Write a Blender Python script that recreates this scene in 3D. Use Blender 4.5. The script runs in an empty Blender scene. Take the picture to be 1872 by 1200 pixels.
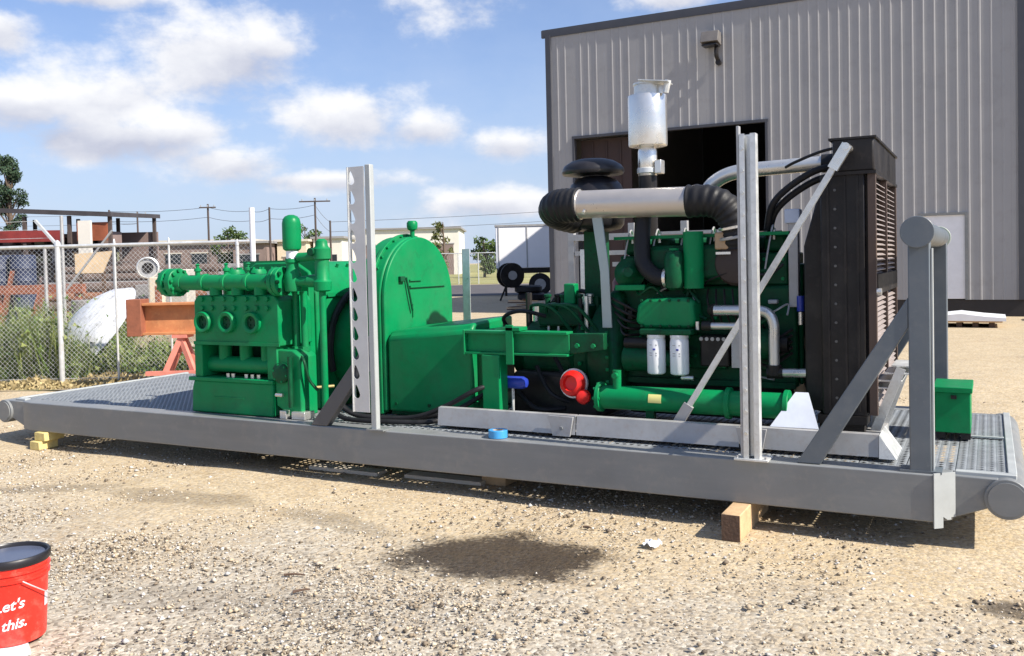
import bpy, bmesh, math, random
import numpy as np
from mathutils import Vector, Matrix

R = math.radians
random.seed(7)
rng = np.random.default_rng(7)
scene = bpy.context.scene
col = scene.collection

# ------------------------------------------------------------------ camera
cam_d = bpy.data.cameras.new('camera')
cam = bpy.data.objects.new('camera', cam_d)
col.objects.link(cam)
scene.camera = cam
YAW, PITCH, ROLL = R(27.6), R(1.76), R(1.3)
fw = Vector((-math.sin(YAW) * math.cos(PITCH), math.cos(YAW) * math.cos(PITCH), -math.sin(PITCH)))
rt = Vector((math.cos(YAW), math.sin(YAW), 0))
up = rt.cross(fw)
r2 = math.cos(ROLL) * rt - math.sin(ROLL) * up
u2 = math.sin(ROLL) * rt + math.cos(ROLL) * up
cam.matrix_world = Matrix(((r2.x, u2.x, -fw.x, 0), (r2.y, u2.y, -fw.y, 0), (r2.z, u2.z, -fw.z, 1.5), (0, 0, 0, 1)))
cam_d.sensor_fit = 'HORIZONTAL'
cam_d.sensor_width = 36.0
cam_d.lens = 36.0 * 1670 / 1872
cam_d.shift_y = -(600 - 530) / 1872
cam_d.clip_start = 0.05
cam_d.clip_end = 3000

# ------------------------------------------------------------------ light
SUN_EL, SUN_AZ = R(42), R(-4)           # azimuth measured from +X, negative = towards the camera side
to_sun = Vector((math.cos(SUN_EL) * math.cos(SUN_AZ), math.cos(SUN_EL) * math.sin(SUN_AZ), math.sin(SUN_EL)))
sun_d = bpy.data.lights.new('sun', 'SUN')
sun_d.energy = 5.0
sun_d.angle = R(0.6)
sun_d.color = (1.0, 0.93, 0.82)
sun = bpy.data.objects.new('sun', sun_d)
col.objects.link(sun)
sun.rotation_euler = (-to_sun).to_track_quat('-Z', 'Y').to_euler()
sun.location = (20, -5, 20)

scene.render.engine = 'CYCLES'
scene.cycles.use_denoising = True
scene.cycles.max_bounces = 5
scene.cycles.transparent_max_bounces = 8
vs = scene.view_settings
vs.view_transform = 'Standard'
vs.look = 'None'
vs.gamma = 1.0
vs.use_curve_mapping = False
vs.exposure = 0.72

# ------------------------------------------------------------------ sky with cumulus clouds
world = bpy.data.worlds.new('World')
scene.world = world
world.use_nodes = True
world.cycles.sampling_method = 'MANUAL'
world.cycles.sample_map_resolution = 256
wt = world.node_tree
wt.nodes.clear()
def wn(t, **kw):
    n = wt.nodes.new(t)
    for k, v in kw.items():
        setattr(n, k, v)
    return n
def wl(a, b):
    wt.links.new(a, b)
def wm(op, a, b=None, c=None, clamp=False):
    n = wt.nodes.new('ShaderNodeMath')
    n.operation = op
    n.use_clamp = clamp
    for i, x in enumerate((a, b, c)):
        if x is None:
            continue
        if isinstance(x, (int, float)):
            n.inputs[i].default_value = x
        else:
            wt.links.new(x, n.inputs[i])
    return n.outputs[0]
sky = wn('ShaderNodeTexSky', sky_type='NISHITA')
sky.sun_disc = False
sky.sun_elevation = SUN_EL
sky.sun_rotation = math.pi / 2 - SUN_AZ     # clockwise from +Y
sky.altitude = 50
sky.air_density = 1.0
sky.dust_density = 1.2
sky.ozone_density = 1.6
tc = wn('ShaderNodeTexCoord')
sep = wn('ShaderNodeSeparateXYZ')
wl(tc.outputs['Generated'], sep.inputs[0])
az = wm('ARCTAN2', sep.outputs[0], sep.outputs[1])
el = wm('ARCSINE', sep.outputs[2])
cmb = wn('ShaderNodeCombineXYZ')
wl(az, cmb.inputs[0])
wl(wm('MULTIPLY', el, 1.5), cmb.inputs[1])
nz = wn('ShaderNodeTexNoise')
nz.inputs['Scale'].default_value = 15
nz.inputs['Detail'].default_value = 5
nz.inputs['Roughness'].default_value = 0.60
wl(cmb.outputs[0], nz.inputs['Vector'])
nz2 = wn('ShaderNodeTexNoise')
nz2.inputs['Scale'].default_value = 4.2
nz2.inputs['Detail'].default_value = 2
wl(cmb.outputs[0], nz2.inputs['Vector'])
CLOUDS = [
    (-0.790, 0.220, 0.090, 0.052), (-0.740, 0.232, 0.045, 0.032), (-0.906, 0.168, 0.092, 0.050),
    (-0.965, 0.160, 0.070, 0.030), (-0.655, 0.160, 0.068, 0.036), (-0.570, 0.146, 0.045, 0.020),
    (-0.772, 0.108, 0.060, 0.022), (-0.820, 0.140, 0.050, 0.030), (-0.892, 0.131, 0.085, 0.024),
    (-0.980, 0.228, 0.030, 0.026), (-0.482, 0.127, 0.045, 0.018), (-0.501, 0.065, 0.090, 0.018),
    (-0.300, 0.272, 0.050, 0.014), (-0.912, 0.268, 0.110, 0.014), (-0.677, 0.091, 0.084, 0.012)]
dens = None
shade = None
for a, e, ra, re in CLOUDS:
    da = wm('DIVIDE', wm('SUBTRACT', az, a), ra)
    de = wm('DIVIDE', wm('SUBTRACT', el, e), re)
    q = wm('SUBTRACT', 1.0, wm('SQRT', wm('ADD', wm('MULTIPLY', da, da), wm('MULTIPLY', de, de))))
    dens = q if dens is None else wm('MAXIMUM', dens, q)
    s = wm('MULTIPLY', wm('MAXIMUM', wm('ADD', q, 0.35), 0.0), de)
    shade = s if shade is None else wm('ADD', shade, s)
# the same broken cumulus and thin veil goes on over the rest of the sky
gen = wm('MULTIPLY', wm('SUBTRACT', nz2.outputs[0], 0.70), 3.2)
dens = wm('MAXIMUM', dens, gen)
dn = wm('ADD', dens, wm('MULTIPLY', wm('SUBTRACT', nz.outputs[0], 0.5), 2.2))
mask = wn('ShaderNodeMapRange', interpolation_type='SMOOTHSTEP')
wl(dn, mask.inputs[0])
mask.inputs[1].default_value = -0.30
mask.inputs[2].default_value = 0.62
veil = wn('ShaderNodeMapRange', interpolation_type='SMOOTHSTEP')
wl(el, veil.inputs[0])
veil.inputs[1].default_value = 0.30
veil.inputs[2].default_value = -0.02
veil.inputs[3].default_value = 0.24
veil.inputs[4].default_value = 0.84
vm = wm('MULTIPLY', veil.outputs[0], wm('ADD', 0.62, wm('MULTIPLY', nz.outputs[0], 0.7)), clamp=True)
lit = wm('ADD', 0.02, wm('ADD', wm('MULTIPLY', shade, 0.95), wm('MULTIPLY', nz.outputs[0], 1.35)), clamp=True)
ccol = wn('ShaderNodeMix', data_type='RGBA')
wl(lit, ccol.inputs[0])
ccol.inputs[6].default_value = (6.6, 6.9, 8.3, 1)
ccol.inputs[7].default_value = (11.8, 11.8, 12.0, 1)
hz = wn('ShaderNodeMix', data_type='RGBA')
wl(vm, hz.inputs[0])
skb = wn('ShaderNodeMix', data_type='RGBA', blend_type='MULTIPLY')
skb.inputs[0].default_value = 1.0
wl(sky.outputs[0], skb.inputs[6])
skb.inputs[7].default_value = (1.16, 1.42, 1.90, 1)
wl(skb.outputs[2], hz.inputs[6])
hz.inputs[7].default_value = (7.4, 8.6, 10.8, 1)
fin = wn('ShaderNodeMix', data_type='RGBA')
wl(wm('MULTIPLY', mask.outputs[0], 0.95), fin.inputs[0])
wl(hz.outputs[2], fin.inputs[6])
wl(ccol.outputs[2], fin.inputs[7])
bg = wn('ShaderNodeBackground')
bg.inputs[1].default_value = 0.053
wl(fin.outputs[2], bg.inputs[0])
wo = wn('ShaderNodeOutputWorld')
wl(bg.outputs[0], wo.inputs[0])

# ------------------------------------------------------------------ materials
MATS = {}
def M(name, c, rough=0.5, metal=0.0, var=0.12, scale=5.0, bump=0.0, bscale=60.0, coat=0.0, dirt=None, dirt_amt=0.0, rvar=0.12, spec=0.5):
    if name in MATS:
        return MATS[name]
    m = bpy.data.materials.new(name)
    m.use_nodes = True
    nt = m.node_tree
    b = nt.nodes['Principled BSDF']
    t = nt.nodes.new('ShaderNodeTexCoord')
    n = nt.nodes.new('ShaderNodeTexNoise')
    n.inputs['Scale'].default_value = scale
    n.inputs['Detail'].default_value = 6
    n.inputs['Roughness'].default_value = 0.62
    nt.links.new(t.outputs['Object'], n.inputs['Vector'])
    mx = nt.nodes.new('ShaderNodeMix')
    mx.data_type = 'RGBA'
    mx.inputs[6].default_value = (*[max(0, x * (1 - var)) for x in c], 1)
    mx.inputs[7].default_value = (*[min(1, x * (1 + var)) for x in c], 1)
    mr = nt.nodes.new('ShaderNodeMapRange')
    mr.inputs[1].default_value = 0.3
    mr.inputs[2].default_value = 0.7
    nt.links.new(n.outputs[0], mr.inputs[0])
    nt.links.new(mr.outputs[0], mx.inputs[0])
    out = mx.outputs[2]
    if dirt:
        n2 = nt.nodes.new('ShaderNodeTexNoise')
        n2.inputs['Scale'].default_value = scale * 2.7
        n2.inputs['Detail'].default_value = 9
        n2.inputs['Roughness'].default_value = 0.72
        nt.links.new(t.outputs['Object'], n2.inputs['Vector'])
        m2 = nt.nodes.new('ShaderNodeMapRange')
        m2.inputs[1].default_value = 0.52
        m2.inputs[2].default_value = 0.66
        m2.inputs[4].default_value = dirt_amt
        nt.links.new(n2.outputs[0], m2.inputs[0])
        mx2 = nt.nodes.new('ShaderNodeMix')
        mx2.data_type = 'RGBA'
        nt.links.new(m2.outputs[0], mx2.inputs[0])
        nt.links.new(out, mx2.inputs[6])
        mx2.inputs[7].default_value = (*dirt, 1)
        out = mx2.outputs[2]
    nt.links.new(out, b.inputs['Base Color'])
    m3 = nt.nodes.new('ShaderNodeMapRange')
    m3.inputs[1].default_value = 0.3
    m3.inputs[2].default_value = 0.7
    m3.inputs[3].default_value = max(0.05, rough - rvar)
    m3.inputs[4].default_value = min(1, rough + rvar)
    nt.links.new(n.outputs[0], m3.inputs[0])
    nt.links.new(m3.outputs[0], b.inputs['Roughness'])
    b.inputs['Metallic'].default_value = metal
    b.inputs['Specular IOR Level'].default_value = spec
    if coat:
        b.inputs['Coat Weight'].default_value = coat
        b.inputs['Coat Roughness'].default_value = 0.15
    if bump:
        n4 = nt.nodes.new('ShaderNodeTexNoise')
        n4.inputs['Scale'].default_value = bscale
        n4.inputs['Detail'].default_value = 4
        nt.links.new(t.outputs['Object'], n4.inputs['Vector'])
        bp = nt.nodes.new('ShaderNodeBump')
        bp.inputs['Strength'].default_value = bump
        bp.inputs['Distance'].default_value = 0.01
        nt.links.new(n4.outputs[0], bp.inputs['Height'])
        nt.links.new(bp.outputs[0], b.inputs['Normal'])
    MATS[name] = m
    return m

GREEN = M('green_paint', (0.0015, 0.205, 0.066), 0.42, var=0.12, scale=4, bump=0.05, bscale=40, dirt=(0.01, 0.12, 0.045), dirt_amt=0.45, spec=0.18)
GREEN_SHADE = M('shaded_green_paint', (0.002, 0.070, 0.027), 0.45, var=0.25, scale=9, bump=0.12, bscale=60, dirt=(0.012, 0.02, 0.015), dirt_amt=0.65, spec=0.18)  # green darkened to put the shade around the engine into the colour
GREY = M('grey_skid_paint', (0.185, 0.195, 0.20), 0.42, var=0.07, scale=3, bump=0.03, bscale=30, dirt=(0.30, 0.28, 0.25), dirt_amt=0.32)
GREY_L = M('pale_grey_plate', (0.36, 0.38, 0.38), 0.45, var=0.08, scale=7)
GREY_P = M('pale_post_paint', (0.53, 0.53, 0.53), 0.45, var=0.06, scale=6, dirt=(0.5, 0.48, 0.45), dirt_amt=0.35)
GREY_B = M('blue_grey_frame_paint', (0.105, 0.125, 0.145), 0.42, var=0.08, scale=3, dirt=(0.2, 0.2, 0.2), dirt_amt=0.25)
DECK = M('galvanised_deck', (0.255, 0.275, 0.29), 0.55, metal=0.2, var=0.18, scale=7, bump=0.1, bscale=90)
GALV = M('galvanised_steel', (0.66, 0.67, 0.66), 0.38, metal=0.45, var=0.13, scale=14, bump=0.06, bscale=70, dirt=(0.45, 0.43, 0.40), dirt_amt=0.4)
GALV_D = M('dull_galvanised_steel', (0.40, 0.40, 0.40), 0.5, metal=0.35, var=0.12, scale=8, dirt=(0.34, 0.28, 0.24), dirt_amt=0.4)
STAIN = M('stainless_steel', (0.78, 0.75, 0.70), 0.27, metal=0.82, var=0.06, scale=5, dirt=(0.66, 0.52, 0.36), dirt_amt=0.2)
ALU = M('brushed_pipe_metal', (0.66, 0.65, 0.62), 0.32, metal=0.75, var=0.08, scale=9)
BEIGE = M('beige_metal_pipe', (0.58, 0.53, 0.48), 0.36, metal=0.65, var=0.06, scale=4)
BLACK = M('black_paint', (0.012, 0.010, 0.010), 0.45, spec=0.3, var=0.25, scale=4, bump=0.05, bscale=50, dirt=(0.06, 0.05, 0.045), dirt_amt=0.25)
RUBBER = M('black_rubber', (0.012, 0.012, 0.014), 0.55, spec=0.3, var=0.3, scale=10, bump=0.1, bscale=120)
PLAST = M('black_plastic', (0.016, 0.015, 0.018), 0.38, spec=0.4, var=0.2, scale=6)
LOUV = M('louvre_aluminium', (0.36, 0.31, 0.295), 0.5, metal=0.2, var=0.14, scale=12)
WHITE = M('white_paint', (0.76, 0.77, 0.80), 0.4, var=0.05, scale=6)
TAN = M('tan_heat_shield', (0.42, 0.29, 0.17), 0.6, var=0.15, scale=14)
BLUE = M('blue_paint', (0.02, 0.045, 0.36), 0.35, var=0.15)
SKYBLUE = M('blue_tape', (0.05, 0.30, 0.62), 0.4, var=0.08)
RED = M('red_plastic', (0.78, 0.020, 0.015), 0.38, var=0.08, scale=14, bump=0.15, bscale=25)
BUCKET = M('red_bucket_plastic', (0.80, 0.030, 0.018), 0.34, var=0.07, scale=5, dirt=(0.62, 0.22, 0.16), dirt_amt=0.35)
WOOD = M('timber', (0.50, 0.34, 0.19), 0.8, var=0.2, scale=9, bump=0.3, bscale=40)
WOOD_D = M('timber_end_grain', (0.10, 0.06, 0.04), 0.85, var=0.3, scale=22, bump=0.4, bscale=60)
WOOD_Y = M('yellow_timber', (0.62, 0.50, 0.20), 0.8, var=0.15, scale=9, bump=0.3, bscale=40)
RUST = M('orange_rust_primer', (0.46, 0.185, 0.075), 0.75, var=0.22, scale=5, bump=0.12, bscale=30, dirt=(0.60, 0.30, 0.12), dirt_amt=0.5)
RUST_D = M('dark_rust', (0.25, 0.085, 0.045), 0.8, var=0.25, scale=8, bump=0.2, bscale=40)
PINKRED = M('faded_red_paint', (0.58, 0.20, 0.15), 0.7, var=0.15, scale=8)
SHELLW = M('white_fibreglass', (0.60, 0.62, 0.66), 0.5, var=0.12, scale=3, bump=0.9, bscale=5, dirt=(0.30, 0.29, 0.26), dirt_amt=0.7)
TANWALL = M('tan_wall_metal', (0.315, 0.312, 0.315), 0.5, var=0.05, scale=1.2, dirt=(0.26, 0.255, 0.25), dirt_amt=0.4)
TRIM = M('charcoal_trim', (0.055, 0.058, 0.07), 0.5, var=0.1)
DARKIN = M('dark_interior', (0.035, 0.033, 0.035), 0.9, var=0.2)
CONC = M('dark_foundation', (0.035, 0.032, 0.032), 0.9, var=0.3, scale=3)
BROWNIN = M('brown_door_leaf', (0.045, 0.028, 0.027), 0.8, var=0.2)

# faint roller streaks, scuffs and dried dust on the skid paint
def weather(m, dust, amt, sc=(2.5, 2.5, 2.5)):
    nt = m.node_tree
    b = nt.nodes['Principled BSDF']
    src = b.inputs['Base Color'].links[0].from_socket
    t_ = nt.nodes.new('ShaderNodeTexCoord')
    mp = nt.nodes.new('ShaderNodeMapping')
    mp.inputs['Scale'].default_value = sc
    nt.links.new(t_.outputs['Object'], mp.inputs[0])
    n = nt.nodes.new('ShaderNodeTexNoise')
    n.inputs['Scale'].default_value = 2.0
    n.inputs['Detail'].default_value = 5
    nt.links.new(mp.outputs[0], n.inputs['Vector'])
    n2 = nt.nodes.new('ShaderNodeTexNoise')
    n2.inputs['Scale'].default_value = 26
    n2.inputs['Detail'].default_value = 8
    n2.inputs['Roughness'].default_value = 0.75
    nt.links.new(t_.outputs['Object'], n2.inputs['Vector'])
    r1 = nt.nodes.new('ShaderNodeMapRange')
    r1.inputs[1].default_value, r1.inputs[2].default_value, r1.inputs[4].default_value = 0.45, 0.75, amt
    nt.links.new(n.outputs[0], r1.inputs[0])
    r2_ = nt.nodes.new('ShaderNodeMapRange')
    r2_.inputs[1].default_value, r2_.inputs[2].default_value, r2_.inputs[4].default_value = 0.60, 0.70, amt * 1.3
    nt.links.new(n2.outputs[0], r2_.inputs[0])
    mx_ = nt.nodes.new('ShaderNodeMath')
    mx_.operation = 'MAXIMUM'
    nt.links.new(r1.outputs[0], mx_.inputs[0])
    nt.links.new(r2_.outputs[0], mx_.inputs[1])
    c_ = nt.nodes.new('ShaderNodeMix')
    c_.data_type = 'RGBA'
    nt.links.new(mx_.outputs[0], c_.inputs[0])
    nt.links.new(src, c_.inputs[6])
    c_.inputs[7].default_value = (*dust, 1)
    nt.links.new(c_.outputs[2], b.inputs['Base Color'])
weather(GREY, (0.32, 0.31, 0.285), 0.22, (1.0, 1.0, 9))
weather(GREY_B, (0.26, 0.26, 0.25), 0.22)
weather(GREY_P, (0.36, 0.35, 0.33), 0.30)
weather(GREEN, (0.05, 0.17, 0.085), 0.30)
weather(GREEN_SHADE, (0.02, 0.03, 0.02), 0.5)
weather(BLACK, (0.05, 0.045, 0.04), 0.4)

# ------------------------------------------------------------------ mesh builder
class MB:
    def __init__(s):
        s.v, s.f = [], []
    def add(s, vs_, fs):
        o = len(s.v)
        s.v += [tuple(p) for p in vs_]
        s.f += [tuple(i + o for i in f) for f in fs]
        return s
    def box(s, x0, x1, y0, y1, z0, z1):
        return s.add([(x0, y0, z0), (x1, y0, z0), (x1, y1, z0), (x0, y1, z0), (x0, y0, z1), (x1, y0, z1), (x1, y1, z1), (x0, y1, z1)],
                     [(0, 3, 2, 1), (4, 5, 6, 7), (0, 1, 5, 4), (1, 2, 6, 5), (2, 3, 7, 6), (3, 0, 4, 7)])
    def bar(s, p0, p1, w, h, upv=(0, 0, 1)):
        p0, p1 = Vector(p0), Vector(p1)
        d = (p1 - p0).normalized()
        a = d.cross(Vector(upv))
        if a.length < 1e-4:
            a = d.cross(Vector((1, 0, 0)))
        a.normalize()
        b = a.cross(d)
        a *= w / 2
        b *= h / 2
        vs_ = [p + i * a + j * b for p in (p0, p1) for i, j in ((-1, -1), (1, -1), (1, 1), (-1, 1))]
        return s.add(vs_, [(0, 1, 2, 3), (7, 6, 5, 4), (0, 4, 5, 1), (1, 5, 6, 2), (2, 6, 7, 3), (3, 7, 4, 0)])
    def cyl(s, p0, p1, r0, r1=None, n=16, caps=True):
        r1 = r0 if r1 is None else r1
        p0, p1 = Vector(p0), Vector(p1)
        d = (p1 - p0).normalized()
        a = d.orthogonal().normalized()
        b = d.cross(a)
        vs_ = []
        for p, r in ((p0, r0), (p1, r1)):
            for k in range(n):
                t = 2 * math.pi * k / n
                vs_.append(p + r * (math.cos(t) * a + math.sin(t) * b))
        fs = [(k, (k + 1) % n, n + (k + 1) % n, n + k) for k in range(n)]
        if caps:
            fs += [tuple(range(n - 1, -1, -1)), tuple(range(n, 2 * n))]
        return s.add(vs_, fs)
    def tube(s, pts, r, n=10, sub=6, caps=True):
        P = [Vector(p) for p in pts]
        if sub > 1 and len(P) > 2:
            Q = []
            for i in range(len(P) - 1):
                a, b, c, d = P[max(i - 1, 0)], P[i], P[i + 1], P[min(i + 2, len(P) - 1)]
                for k in range(sub):
                    t = k / sub
                    Q.append(0.5 * ((2 * b) + (c - a) * t + (2 * a - 5 * b + 4 * c - d) * t * t + (3 * b - a - 3 * c + d) * t ** 3))
            Q.append(P[-1])
            P = Q
        rr = r if callable(r) else (lambda t: r)
        vs_ = []
        a = None
        for i, p in enumerate(P):
            d = (P[min(i + 1, len(P) - 1)] - P[max(i - 1, 0)]).normalized()
            a = d.orthogonal().normalized() if a is None else (a - d * a.dot(d)).normalized()
            b = d.cross(a)
            q = rr(i / (len(P) - 1))
            vs_ += [p + q * (math.cos(2 * math.pi * k / n) * a + math.sin(2 * math.pi * k / n) * b) for k in range(n)]
        fs = []
        for i in range(len(P) - 1):
            fs += [(i * n + k, i * n + (k + 1) % n, (i + 1) * n + (k + 1) % n, (i + 1) * n + k) for k in range(n)]
        if caps:
            fs += [tuple(range(n - 1, -1, -1)), tuple(range((len(P) - 1) * n, len(P) * n))]
        return s.add(vs_, fs)
    def lathe(s, prof, o, axis=(0, 0, 1), n=24, closed=False):
        o, d = Vector(o), Vector(axis).normalized()
        a = d.orthogonal().normalized()
        b = d.cross(a)
        vs_ = []
        for r, h in prof:
            vs_ += [o + d * h + max(r, 1e-4) * (math.cos(2 * math.pi * k / n) * a + math.sin(2 * math.pi * k / n) * b) for k in range(n)]
        m = len(prof)
        fs = []
        for i in range(m - 1 if not closed else m):
            j = (i + 1) % m
            fs += [(i * n + k, i * n + (k + 1) % n, j * n + (k + 1) % n, j * n + k) for k in range(n)]
        if not closed:
            fs += [tuple(range(n - 1, -1, -1)), tuple(range((m - 1) * n, m * n))]
        return s.add(vs_, fs)
    def prism(s, poly, axis, a, b):
        # poly in the two other axes (in x,y,z order), extruded along axis from a to b
        def p3(u, v, w):
            return {'x': (w, u, v), 'y': (u, w, v), 'z': (u, v, w)}[axis]
        n = len(poly)
        vs_ = [p3(u, v, a) for u, v in poly] + [p3(u, v, b) for u, v in poly]
        fs = [tuple(range(n - 1, -1, -1)), tuple(range(n, 2 * n))] + [(k, (k + 1) % n, n + (k + 1) % n, n + k) for k in range(n)]
        return s.add(vs_, fs)
    def bolts(s, c, axis, ring, r, h, n, hexn=6, ph=0.0):
        c, d = Vector(c), Vector(axis).normalized()
        a = d.orthogonal().normalized()
        b = d.cross(a)
        for k in range(n):
            t = 2 * math.pi * (k + ph) / n
            p = c + ring * (math.cos(t) * a + math.sin(t) * b)
            s.cyl(p, p + d * h, r, n=hexn)
        return s
    def mesh(s, name, org=(0, 0, 0), smooth=40):
        me = bpy.data.meshes.new(name)
        o = Vector(org)
        me.from_pydata([tuple(Vector(p) - o) for p in s.v], [], s.f)
        me.validate()
        bm = bmesh.new()
        bm.from_mesh(me)
        bmesh.ops.recalc_face_normals(bm, faces=bm.faces)
        bm.to_mesh(me)
        bm.free()
        if smooth:
            me.polygons.foreach_set('use_smooth', [True] * len(me.polygons))
            me.set_sharp_from_angle(angle=R(smooth))
        return me
    def build(s, name, mat, parent=None, bevel=0.0, smooth=40, label=None):
        org = Vector((0, 0, 0))
        q = parent
        while q is not None:
            org = org + q.location
            q = q.parent
        ob = link(name, s.mesh(name, org, smooth), mat, parent, bevel, label)
        if name.endswith(('bolts', 'studs', 'nuts')):
            ob['kind'] = 'stuff'        # fasteners of a few pixels, one part
        return ob

def link(name, me, mat, parent=None, bevel=0.0, label=None, loc=None):
    if mat is not None and not me.materials:
        me.materials.append(mat)
    ob = bpy.data.objects.new(name, me)
    col.objects.link(ob)
    if parent is not None:
        ob.parent = parent
    if loc is not None:
        ob.location = loc
    if bevel:
        md = ob.modifiers.new('bevel', 'BEVEL')
        md.width = bevel
        md.segments = 2
        md.limit_method = 'ANGLE'
        md.angle_limit = R(40)
        md.harden_normals = False
    if label:
        ob['label'] = label
    return ob
def thing(name, label, cat, loc, group=None):
    o = bpy.data.objects.new(name, None)
    o.empty_display_size = 0.1
    col.objects.link(o)
    o.location = loc
    return tag(o, label, cat, group)
def tag(o, label, cat, group=None):
    o['label'] = label
    o['category'] = cat
    if group:
        o['group'] = group
    return o
def struct(o, kind='structure'):
    o['kind'] = kind
    return o
def B(*a):
    return MB().box(*a)
def C(*a, **k):
    return MB().cyl(*a, **k)
def T(*a, **k):
    return MB().tube(*a, **k)
# layout of the yard behind the skid: site axes turned with the left-hand fence line
cy_, sy_ = math.cos(YAW), math.sin(YAW)
def yard(s, D, z=0.0):
    return Vector((-sy_ * D + cy_ * s, cy_ * D + sy_ * s, z))
GZ = 0.035        # ground level

# ================================================================== ground
def ground_material():
    m = bpy.data.materials.new('sandy_gravel')
    m.use_nodes = True
    nt = m.node_tree
    b = nt.nodes['Principled BSDF']
    L = nt.links.new
    def nd(t, **kw):
        n = nt.nodes.new(t)
        for k, v in kw.items():
            setattr(n, k, v)
        return n
    def noise(scale, detail=6, rough=0.6):
        n = nd('ShaderNodeTexNoise')
        n.inputs['Scale'].default_value = scale
        n.inputs['Detail'].default_value = detail
        n.inputs['Roughness'].default_value = rough
        L(g.outputs['Position'], n.inputs['Vector'])
        return n.outputs[0]
    def rng_(x, a, b_, c=0.0, d=1.0, smooth=True):
        n = nd('ShaderNodeMapRange')
        if smooth:
            n.interpolation_type = 'SMOOTHSTEP'
        L(x, n.inputs[0])
        for i, q in enumerate((a, b_, c, d)):
            n.inputs[i + 1].default_value = q
        return n.outputs[0]
    def mix(f, a, b_, mode='MIX'):
        n = nd('ShaderNodeMix', data_type='RGBA', blend_type=mode)
        if isinstance(f, float):
            n.inputs[0].default_value = f
        else:
            L(f, n.inputs[0])
        for i, q in ((6, a), (7, b_)):
            if isinstance(q, tuple):
                n.inputs[i].default_value = (*q, 1)
            else:
                L(q, n.inputs[i])
        return n.outputs[2]
    def math_(op, a, b_=None):
        n = nd('ShaderNodeMath', operation=op)
        for i, q in enumerate((a, b_)):
            if q is None:
                continue
            if isinstance(q, float):
                n.inputs[i].default_value = q
            else:
                L(q, n.inputs[i])
        return n.outputs[0]
    g = nd('ShaderNodeNewGeometry')
    sp = nd('ShaderNodeSeparateXYZ')
    L(g.outputs['Position'], sp.inputs[0])
    big = noise(0.55, 5)
    mid = noise(2.6, 7, 0.65)
    fine = noise(38, 4, 0.6)
    # sand close to the skid, greyer crushed stone towards the front
    yy = math_('ADD', sp.outputs[1], math_('MULTIPLY', math_('SUBTRACT', big, 0.5), 3.0))
    sandf = rng_(yy, 2.9, 4.4)
    sand = mix(rng_(mid, 0.3, 0.7), (0.475, 0.365, 0.22), (0.56, 0.45, 0.29))
    grav = mix(rng_(mid, 0.3, 0.7), (0.385, 0.335, 0.265), (0.49, 0.435, 0.345))
    base = mix(sandf, grav, sand)
    damp = rng_(math_('MULTIPLY', big, mid), 0.30, 0.40, 0.0, 0.55)
    base = mix(damp, base, (0.28, 0.20, 0.125))
    # crushed stone speckle
    vo = nd('ShaderNodeTexVoronoi')
    vo.inputs['Scale'].default_value = 62
    L(g.outputs['Position'], vo.inputs['Vector'])
    vs2 = nd('ShaderNodeSeparateColor')
    L(vo.outputs['Color'], vs2.inputs[0])
    spk = math_('MULTIPLY', rng_(vs2.outputs[0], 0.40, 0.46), rng_(sandf, 0.0, 1.0, 0.85, 0.40))
    tone = mix(vs2.outputs[1], (0.11, 0.09, 0.07), (0.66, 0.61, 0.51))
    base = mix(spk, base, tone)
    base = mix(rng_(fine, 0.35, 0.65, 0.0, 0.35), base, (0.20, 0.15, 0.10))
    # wet stains with ragged edges, plus one cast shadow painted in
    def stain_and_shadow(cx, cy, ax, ay, rot, amt):
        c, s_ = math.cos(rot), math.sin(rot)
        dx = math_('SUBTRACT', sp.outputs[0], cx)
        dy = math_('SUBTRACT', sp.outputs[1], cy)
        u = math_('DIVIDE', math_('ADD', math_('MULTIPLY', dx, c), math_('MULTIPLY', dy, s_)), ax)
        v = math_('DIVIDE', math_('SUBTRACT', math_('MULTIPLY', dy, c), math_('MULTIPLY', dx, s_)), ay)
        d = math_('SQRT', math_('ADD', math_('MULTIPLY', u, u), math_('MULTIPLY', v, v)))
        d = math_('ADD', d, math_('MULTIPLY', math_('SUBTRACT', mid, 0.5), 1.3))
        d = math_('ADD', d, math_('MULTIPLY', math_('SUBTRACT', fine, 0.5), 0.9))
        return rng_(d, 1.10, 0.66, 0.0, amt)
    wet_and_shadow = None
    for a in ((-2.20, 3.96, 0.56, 0.40, 0.35, 0.97), (0.20, 4.22, 0.33, 0.12, 0.25, 0.80), (-4.6, 4.15, 0.75, 0.16, 0.1, 0.34),  # second ellipse paints the cast shadow of something out of view
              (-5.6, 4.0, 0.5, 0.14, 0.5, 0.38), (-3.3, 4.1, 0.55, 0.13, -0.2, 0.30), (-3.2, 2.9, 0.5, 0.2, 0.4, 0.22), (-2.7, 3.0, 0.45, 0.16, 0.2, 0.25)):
        s1 = stain_and_shadow(*a)
        wet_and_shadow = s1 if wet_and_shadow is None else math_('MAXIMUM', wet_and_shadow, s1)
    base = mix(wet_and_shadow, base, mix(1.0, base, (0.12, 0.11, 0.115), 'MULTIPLY'))
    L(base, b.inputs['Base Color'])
    L(rng_(wet_and_shadow, 0.0, 1.0, 0.95, 0.6), b.inputs['Roughness'])
    b.inputs['Specular IOR Level'].default_value = 0.25
    hgt = math_('ADD', math_('MULTIPLY', vo.outputs['Distance'], -0.22), math_('MULTIPLY', fine, 0.6))
    hgt = math_('ADD', hgt, math_('MULTIPLY', mid, 0.5))
    bp = nd('ShaderNodeBump')
    bp.inputs['Strength'].default_value = 0.55
    bp.inputs['Distance'].default_value = 0.02
    L(hgt, bp.inputs['Height'])
    L(bp.outputs[0], b.inputs['Normal'])
    return m
GROUND = ground_material()

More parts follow.
